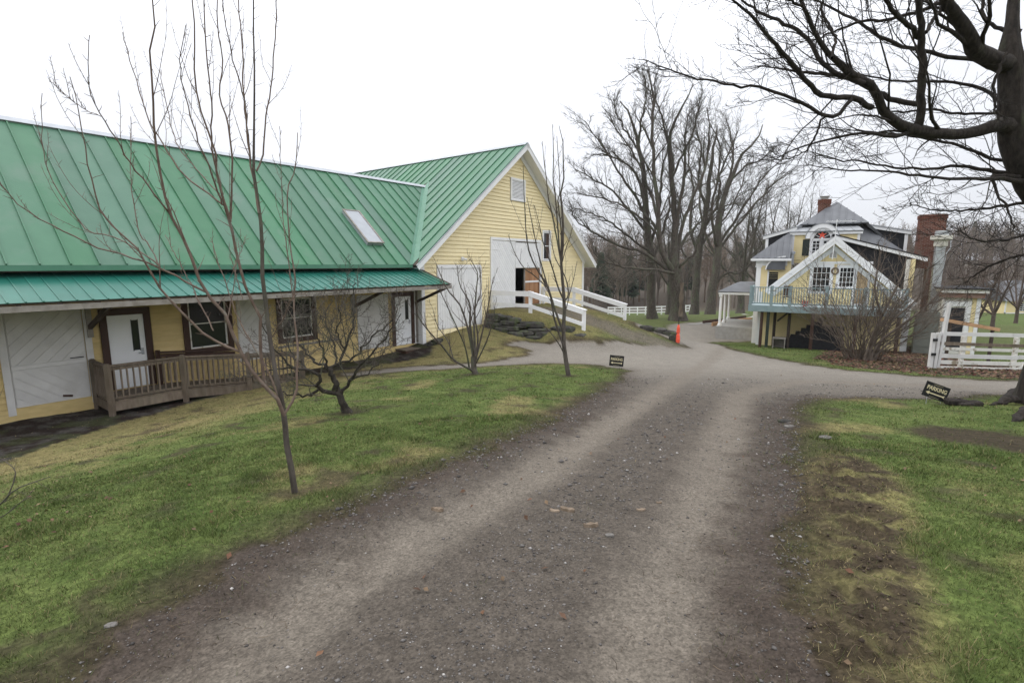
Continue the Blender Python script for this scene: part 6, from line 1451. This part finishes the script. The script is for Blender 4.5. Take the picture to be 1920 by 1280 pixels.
# ------------------------------------------------------------------ far wood: one mass
rng = np.random.default_rng(77)
def spike_tree(rng, H, n1, n2, n3, spread):
    """coarse bare tree of three-sided spikes -> verts, tris"""
    m = 5; T = np.zeros((1, m, 3)); T[0, :, 2] = np.linspace(0, H*.9, m); T[0, 1:, :2] += np.cumsum(rng.normal(size=(m-1, 2))*.12, 0); TR = np.linspace(.16, .03, m)[None]*H/14
    a = grow(rng, T, TR, n1, .25, .98, (.22, .45), (22, 55), .5, .25, .08, 3, .03, .5)
    b = grow(rng, a[0], a[1], n2, .15, .97, (.3, .6), (22, 55), .6, .2, .1, 2, .03, .4)
    c = grow(rng, b[0], b[1], n3, .1, .95, (.4, .8), (22, 60), .7, .15, .1, 2, .024, .3)
    V_, F_, k = [], [], 0
    for P_, R_ in ((T, TR), a, b, c):
        B, n, _ = P_.shape; v, q = tubes(P_, R_, 3)
        if n == 2:   # spike: collapse tip
            base = v.reshape(B, 2, 3, 3)[:, 0]; tip = P_[:, 1]
            vv = np.concatenate([base, tip[:, None]], 1).reshape(-1, 3); i = np.arange(B)[:, None]*4
            f_ = np.concatenate([i+[0, 1, 3], i+[1, 2, 3], i+[2, 0, 3]], 0)
        else:
            vv = v; f_ = np.concatenate([q[:, [0, 1, 2]], q[:, [0, 2, 3]]], 0)
        V_.append(vv); F_.append(f_+k); k += len(vv)
    return np.concatenate(V_), np.concatenate(F_)
var = [spike_tree(rng, 14, 20, 6, 4, 4) for _ in range(4)]
VV, FF, CC, k = [], [], [], 0
spots = []
for i in range(100000):
    az_ = rng.uniform(5, 50); Y_ = rng.uniform(92, 250)
    if az_ < 30 and rng.uniform() < .5: Y_ = rng.uniform(92, 150)
    if az_ < 7: Y_ = rng.uniform(92, 170)
    x_ = math.tan(math.radians(az_))*Y_
    if len(spots) >= 270: break
    if az_ > 24 and Y_ < 110: continue
    spots.append((x_, Y_))
for i in range(85):
    az_ = rng.uniform(35, 50); Y_ = rng.uniform(105, 175); spots.append((math.tan(math.radians(az_))*Y_, Y_))
sx_ = np.array(spots); szz = gz(sx_[:, 0], sx_[:, 1])
for (x_, y_), z_ in zip(spots, szz):
    v, f_ = var[rng.integers(4)]; s_ = rng.uniform(.75, 1.15); a = rng.uniform(0, 6.28); R2 = np.array([[math.cos(a), -math.sin(a), 0], [math.sin(a), math.cos(a), 0], [0, 0, 1]])
    VV.append((v*[s_*1.1, s_*1.1, s_])@R2.T+[x_, y_, z_-.3]); FF.append(f_+k); k += len(v)
    base = np.array([1.0, .96, .88])*rng.uniform(.65, 1.2) if rng.uniform() > .2 else np.array([1.08, .92, .76])*rng.uniform(.7, 1.1)
    CC.append(np.tile(base, (len(v), 1)))
o = link('far_bare_wood', fast_mesh('far_bare_wood', np.concatenate(VV), np.concatenate(FF), False, np.concatenate(CC)), MT['fartwig']); tag(o, 'distant mass of bare brown woodland beyond the paddock', 'woodland', kind='stuff')
# conifers among it
VV, FF, k = [], [], 0
for (px, Y_, H) in ((1125, 105, 11), (1150, 112, 12), (1178, 108, 10), (1205, 120, 12), (1290, 118, 10), (1380, 130, 12), (1440, 125, 10), (1810, 235, 17), (1690, 200, 13), (1880, 190, 12)):
    p = ray(px, 560)*Y_; z_ = gz1(p[0], p[1]); n_ = 900
    t = rng.uniform(.12, 1, n_)**.8; a = rng.uniform(0, 6.28, n_); r = (1-t)*H*.24*rng.uniform(.25, 1, n_)+.1
    c = np.stack([p[0]+r*np.cos(a), p[1]+r*np.sin(a), z_+t*H], 1); L = .5+.5*(1-t)
    e = np.stack([np.cos(a), np.sin(a), -.25+0*a], 1); s_ = np.stack([-np.sin(a), np.cos(a), 0*a], 1)
    v = np.stack([c-s_*L[:, None]*.35, c+s_*L[:, None]*.35, c+e*L[:, None], c+e*L[:, None]*.4+Z3*.25], 1).reshape(-1, 3); i = np.arange(n_)[:, None]*4
    VV.append(v); FF.append(np.concatenate([i+[0, 1, 2], i+[0, 3, 2], i+[1, 2, 3]])+k); k += len(v)
o = link('far_evergreens', fast_mesh('far_evergreens', np.concatenate(VV), np.concatenate(FF)), MT['needles']); tag(o, 'scattered dark evergreens within the far bare wood', 'woodland', kind='stuff')
# ------------------------------------------------------------------ grass, leaves, loose stones
rng = np.random.default_rng(99)
def scatter(n, r0, r1, p, amax=62):
    u_ = rng.uniform(size=n); r = (r0**p+(r1**p-r0**p)*u_)**(1/p); a = np.radians(rng.uniform(-amax, amax, n)); return r*np.sin(a), r*np.cos(a), r
x, y, r = scatter(780000, 1.2, 34, .75); x2, y2, r2 = scatter(420000, 1.4, 8.5, 1.5); x, y, r = np.concatenate([x, x2]), np.concatenate([y, y2]), np.concatenate([r, r2])
kind_, col_, dens, dry = surface(x, y)
bx_, by_ = x-O[0], y-O[1]; t_ = bx_*.6+by_*.8; s_ = -bx_*.8+by_*.6
patch = np.clip(.35+1.3*(fbm(x*3.1, y*3.1, 301)-.25), .1, 1)
keep = (rng.uniform(size=len(x)) < dens*patch) & ~((s_ > -.05) & (t_ < 15))
x, y, r, col_, dry = x[keep], y[keep], r[keep], col_[keep], dry[keep]
z = hgt(x, y)
n_ = len(x); hgt_b = rng.uniform(.012, .034, n_)*(1+1.1*sstep(.54, .72, fbm(x*2.3, y*2.3, 305)))*(1-.35*dry); wd = rng.uniform(.0013, .0024, n_)*np.maximum(1, r/3.4)
a = rng.uniform(0, 6.28, n_); ln = rng.uniform(.2, 1.1, n_)*(1+.6*dry); la = rng.uniform(0, 6.28, n_)
c = np.stack([x, y, z-.004], 1); s3 = np.stack([np.cos(a), np.sin(a), 0*a], 1)*wd[:, None]
tip = c+np.stack([np.cos(la)*ln*hgt_b, np.sin(la)*ln*hgt_b, hgt_b], 1)
v = np.stack([c-s3, c+s3, tip], 1).reshape(-1, 3)
straw = rng.uniform(size=n_) < .09+.68*dry
gcol = np.where(straw[:, None], np.array([.25, .205, .105])*rng.uniform(.6, 1.25, (n_, 1)), (col_*.5+np.array([.094, .128, .038])*.5)*rng.uniform(.6, 1.45, (n_, 1))*np.array([1, 1, 1])+rng.uniform(-.008, .012, (n_, 1))*np.array([1, .6, 0]))
gcol = np.clip(gcol, .004, 1)
o = link('lawn_grass', fast_mesh('lawn_grass', v, np.arange(n_*3).reshape(-1, 3), False, np.repeat(gcol, 3, 0)), MT['grass']); tag(o, 'short patchy spring grass growing over both lawns', 'grass', kind='stuff')
# loose stones on the drive
x, y, r = scatter(130000, 1.3, 16, .7, 60)
sd = sdpoly(x, y, ROAD); tr = np.minimum(dline(x, y, TRACKS[0]), dline(x, y, TRACKS[1]))
keep = (sd < .15) & (rng.uniform(size=len(x)) < np.clip(.12+.9*sstep(.25, .8, tr), 0, 1)*(.25+.9*fbm(x*1.5, y*1.5, 401)))
x, y, r = x[keep][:30000], y[keep][:30000], r[keep][:30000]; n_ = len(x); z = hgt(x, y)
sz = np.clip(rng.lognormal(math.log(.0055), .5, n_), .003, .028)*np.clip(r/4, .8, 1.6)
oct_ = np.array([[1, 0, 0], [0, 1, 0], [-1, 0, 0], [0, -1, 0], [.1, .1, .6], [0, 0, -.4]]); of = np.array([[0, 1, 4], [1, 2, 4], [2, 3, 4], [3, 0, 4], [1, 0, 5], [2, 1, 5], [3, 2, 5], [0, 3, 5]])
v = oct_[None]*sz[:, None, None]*rng.uniform(.6, 1.3, (n_, 6, 1)); a = rng.uniform(0, 6.28, n_); ca, sa = np.cos(a)[:, None], np.sin(a)[:, None]
v = np.stack([v[..., 0]*ca-v[..., 1]*sa, v[..., 0]*sa+v[..., 1]*ca, v[..., 2]], -1)+np.stack([x, y, z+sz*.15], 1)[:, None]
pc = np.array([.125, .115, .107])*rng.uniform(.45, 1.5, (n_, 1)); big = rng.uniform(size=n_) < .05; pc[big] = np.array([.36, .34, .32])*rng.uniform(.7, 1.2, (big.sum(), 1))
o = link('loose_gravel', fast_mesh('loose_gravel', v.reshape(-1, 3), (of[None]+6*np.arange(n_)[:, None, None]).reshape(-1, 3), False, np.repeat(pc, 6, 0)), MT['pebble']); tag(o, 'loose grey stones scattered over the gravel drive', 'gravel', kind='stuff')
# clods of torn turf and soil on the right verge
tb = np.array([TORN.min(0), TORN.max(0)]); x = rng.uniform(tb[0, 0], tb[1, 0], 9000); y = rng.uniform(tb[0, 1], tb[1, 1], 9000)
k = (sdpoly(x, y, TORN)+(fbm(x*1.3, y*1.3, 31)-.5)*.5 < 0) & (rng.uniform(size=9000) < sstep(.5, .35, fbm(x*4.5, y*4.5, 41)*.6+.4*fbm(x*12, y*12, 61, 3))+.06); x, y = x[k][:1500], y[k][:1500]; n_ = len(x); z = hgt(x, y)
sz = np.clip(rng.lognormal(math.log(.0075), .45, n_), .004, .02); v = oct_[None]*sz[:, None, None]*rng.uniform(.5, 1.4, (n_, 6, 1)); v = v+np.stack([x, y, z+sz*.1], 1)[:, None]
pc = np.array([.058, .042, .031])*rng.uniform(.5, 1.5, (n_, 1)); dryc = rng.uniform(size=n_) < .25; pc[dryc] = np.array([.15, .12, .065])
o = link('soil_clods', fast_mesh('soil_clods', v.reshape(-1, 3), (of[None]+6*np.arange(n_)[:, None, None]).reshape(-1, 3), False, np.repeat(pc, 6, 0)), MT['pebble']); tag(o, 'dark crumbled soil clods on the torn right verge', 'soil', kind='stuff')
# fallen leaves, thick under the gate, thin on the lawn
def leaves(n, x, y, size, cols):
    z = hgt(x, y); a = rng.uniform(0, 6.28, n); sz = size*rng.uniform(.6, 1.3, n)
    e1 = np.stack([np.cos(a), np.sin(a), rng.uniform(-.4, .4, n)], 1)*sz[:, None]; e2 = np.stack([-np.sin(a), np.cos(a), rng.uniform(-.4, .4, n)], 1)*sz[:, None]*.6
    c = np.stack([x, y, z+.012+rng.uniform(0, .02, n)], 1); v = np.stack([c-e1, c-e2, c+e1, c+e2+Z3*.01], 1)
    col = cols[rng.integers(len(cols), size=n)]*rng.uniform(.5, 1.3, (n, 1)); return v, col
bb_ = np.array([[LEAFBED[:, 0].min(), LEAFBED[:, 1].min()], [LEAFBED[:, 0].max(), LEAFBED[:, 1].max()]])
x = rng.uniform(bb_[0, 0], bb_[1, 0], 26000); y = rng.uniform(bb_[0, 1], bb_[1, 1], 26000); k = sdpoly(x, y, LEAFBED)+(fbm(x, y, 77)-.5)*1.2 < 0; x, y = x[k][:9000], y[k][:9000]
v1, c1_ = leaves(len(x), x, y, .055, np.array([[.09, .028, .02], [.11, .06, .035], [.06, .03, .025], [.15, .10, .06]]))
x, y, r = scatter(9000, 1.6, 22, .9); k_, _, dn, _ = surface(x, y); k = (rng.uniform(size=len(x)) < (.10+.25*dn)*(.1+1.3*sstep(.5, .7, fbm(x*.7, y*.7, 501)))); x, y = x[k][:900], y[k][:900]
v2, c2_ = leaves(len(x), x, y, .024, np.array([[.13, .07, .04], [.17, .115, .07], [.12, .07, .045], [.10, .05, .03]]))
v = np.concatenate([v1, v2]); cc = np.concatenate([c1_, c2_]); n_ = len(v)
o = link('fallen_leaves', fast_mesh('fallen_leaves', v.reshape(-1, 3), np.arange(n_*4).reshape(-1, 4), False, np.repeat(cc, 4, 0)), MT['leaf']); tag(o, 'dead brown leaves lying under the fence and on the lawns', 'leaves', kind='stuff')
# short dead stalks on the ground (twig litter)
x, y, r = scatter(16000, 1.4, 12, .8); kk, _, dn, _ = surface(x, y); e = np.abs(sdpoly(x, y, ROAD)); tn = sdpoly(x, y, TORN)
k = (rng.uniform(size=len(x)) < np.clip(sstep(1.0, .1, e)*.5+sstep(.4, -.2, tn)*.6, 0, .7)*(.2+fbm(x*1.3, y*1.3, 601))); x, y, r = x[k][:3500], y[k][:3500], r[k][:3500]; n_ = len(x)
a = rng.uniform(0, 6.28, n_); L = rng.uniform(.02, .09, n_); z = hgt(x, y)+.006
P_ = np.stack([np.stack([x, y, z], 1), np.stack([x+np.cos(a)*L*.5, y+np.sin(a)*L*.5, z+rng.uniform(0, .02, n_)], 1), np.stack([x+np.cos(a+.4)*L, y+np.sin(a+.4)*L, z+rng.uniform(-.003, .02, n_)], 1)], 1)
v, q = tubes(P_, np.tile([.0018, .0016, .0010], (n_, 1)), 3)
cc = np.array([.12, .09, .062])*rng.uniform(.35, 1.4, (n_, 1))
o = link('twig_litter', fast_mesh('twig_litter', v, q, False, np.repeat(cc, 9, 0)), MT['leaf']); tag(o, 'small dead stalks and twigs littering the drive edges', 'twigs', kind='stuff')
# wood chunks and stones big enough to pick out on the drive
items = [((820, 944), .11, .03, 'pale split wood piece near the left edge of the drive'), ((1064, 947), .13, .03, 'long pale wood chip in the middle of the drive'), ((1040, 948), .09, .015, 'flat brown wood scrap left of the long pale chip'), ((1108, 976), .12, .03, 'chunky brown bark piece lying mid drive'), ((1202, 946), .08, .015, 'small yellowish wood chip right of the bark piece'), ((1236, 931), .05, .012, 'tiny brown wood chip farthest along the drive')]
for (px, py), L, h, lb in items:
    g_ = ground(px, py); zz = float(hgt(g_[0], g_[1])[0]); an = random.uniform(-.4, .2)
    th_ = thing('wood_chip', (g_[0], g_[1], zz), lb, 'wood chip', 'wood pieces on the drive')
    e = np.array([math.cos(an), math.sin(an), 0]); f_ = np.array([-e[1], e[0], 0]); ns = 7; v = []
    for i in range(ns):
        t = i/(ns-1); w_ = L*.22*(.6+.4*math.sin(math.pi*t))*random.uniform(.8, 1.2)
        for (s1, s2) in ((-1, 0), (-.7, 1), (.6, 1.1), (1, 0)): v.append(np.array([g_[0], g_[1], zz+.002])+e*(t-.5)*L+f_*s1*w_+Z3*max(0, s2)*h*random.uniform(.6, 1.1))
    f = [(i*4+j, i*4+(j+1) % 4, (i+1)*4+(j+1) % 4, (i+1)*4+j) for i in range(ns-1) for j in range(4)]+[(3, 2, 1, 0), tuple((ns-1)*4+j for j in range(4))]
    G().add(v, f).build('chip', MT['chip'], th_)
MT['palestone'] = M('pale_pebble', (.11, .10, .09), (.17, .16, .145), 12, .8)
for (px, py), L, lb in (((1391, 1268), .028, 'round white stone at the bottom right of the drive'), ((1143, 993), .035, 'white oval stone below the bark piece'), ((1470, 786), .10, 'flat pale rock at the right drive edge'), ((1480, 797), .08, 'smaller pale rock at the right drive edge'), ((1548, 822), .09, 'pale flat rock set in the right lawn'), ((208, 1172), .035, 'grey stone at the left drive edge')):
    g_ = ground(px, py); zz = float(hgt(g_[0], g_[1])[0]); th_ = thing('stone', (g_[0], g_[1], zz), lb, 'stone', 'single stones by the drive')
    o = place_stone('rock', np.array([g_[0], g_[1], zz+L*.12]), np.array([1., .2, 0]), np.array([0, 1., 0]), (L, L*.65, L*.3), th_); o.data.materials[0] = MT['palestone'] if L < .1 or L > .1 else MT['stone']

# ------------------------------------------------------------------ thin damp haze in the air
hv = bpy.data.materials.new('haze_air'); hv.use_nodes = True; t_ = hv.node_tree
for n in list(t_.nodes):
    if n.type == 'BSDF_PRINCIPLED': t_.nodes.remove(n)
pv = t_.nodes.new('ShaderNodeVolumePrincipled'); pv.inputs['Color'].default_value = (.93, .95, 1, 1); pv.inputs['Density'].default_value = .00025
t_.links.new(pv.outputs[0], t_.nodes['Material Output'].inputs['Volume'])
hz = G().box((np.zeros(3), np.array([1., 0, 0]), np.array([0, 1., 0]), Z3), -730, 730, -740, 730, min(-30, float(GZ.min())-1), 40).build('haze', hv); tag(hz, 'thin pale damp haze filling the air', 'haze', kind='stuff')
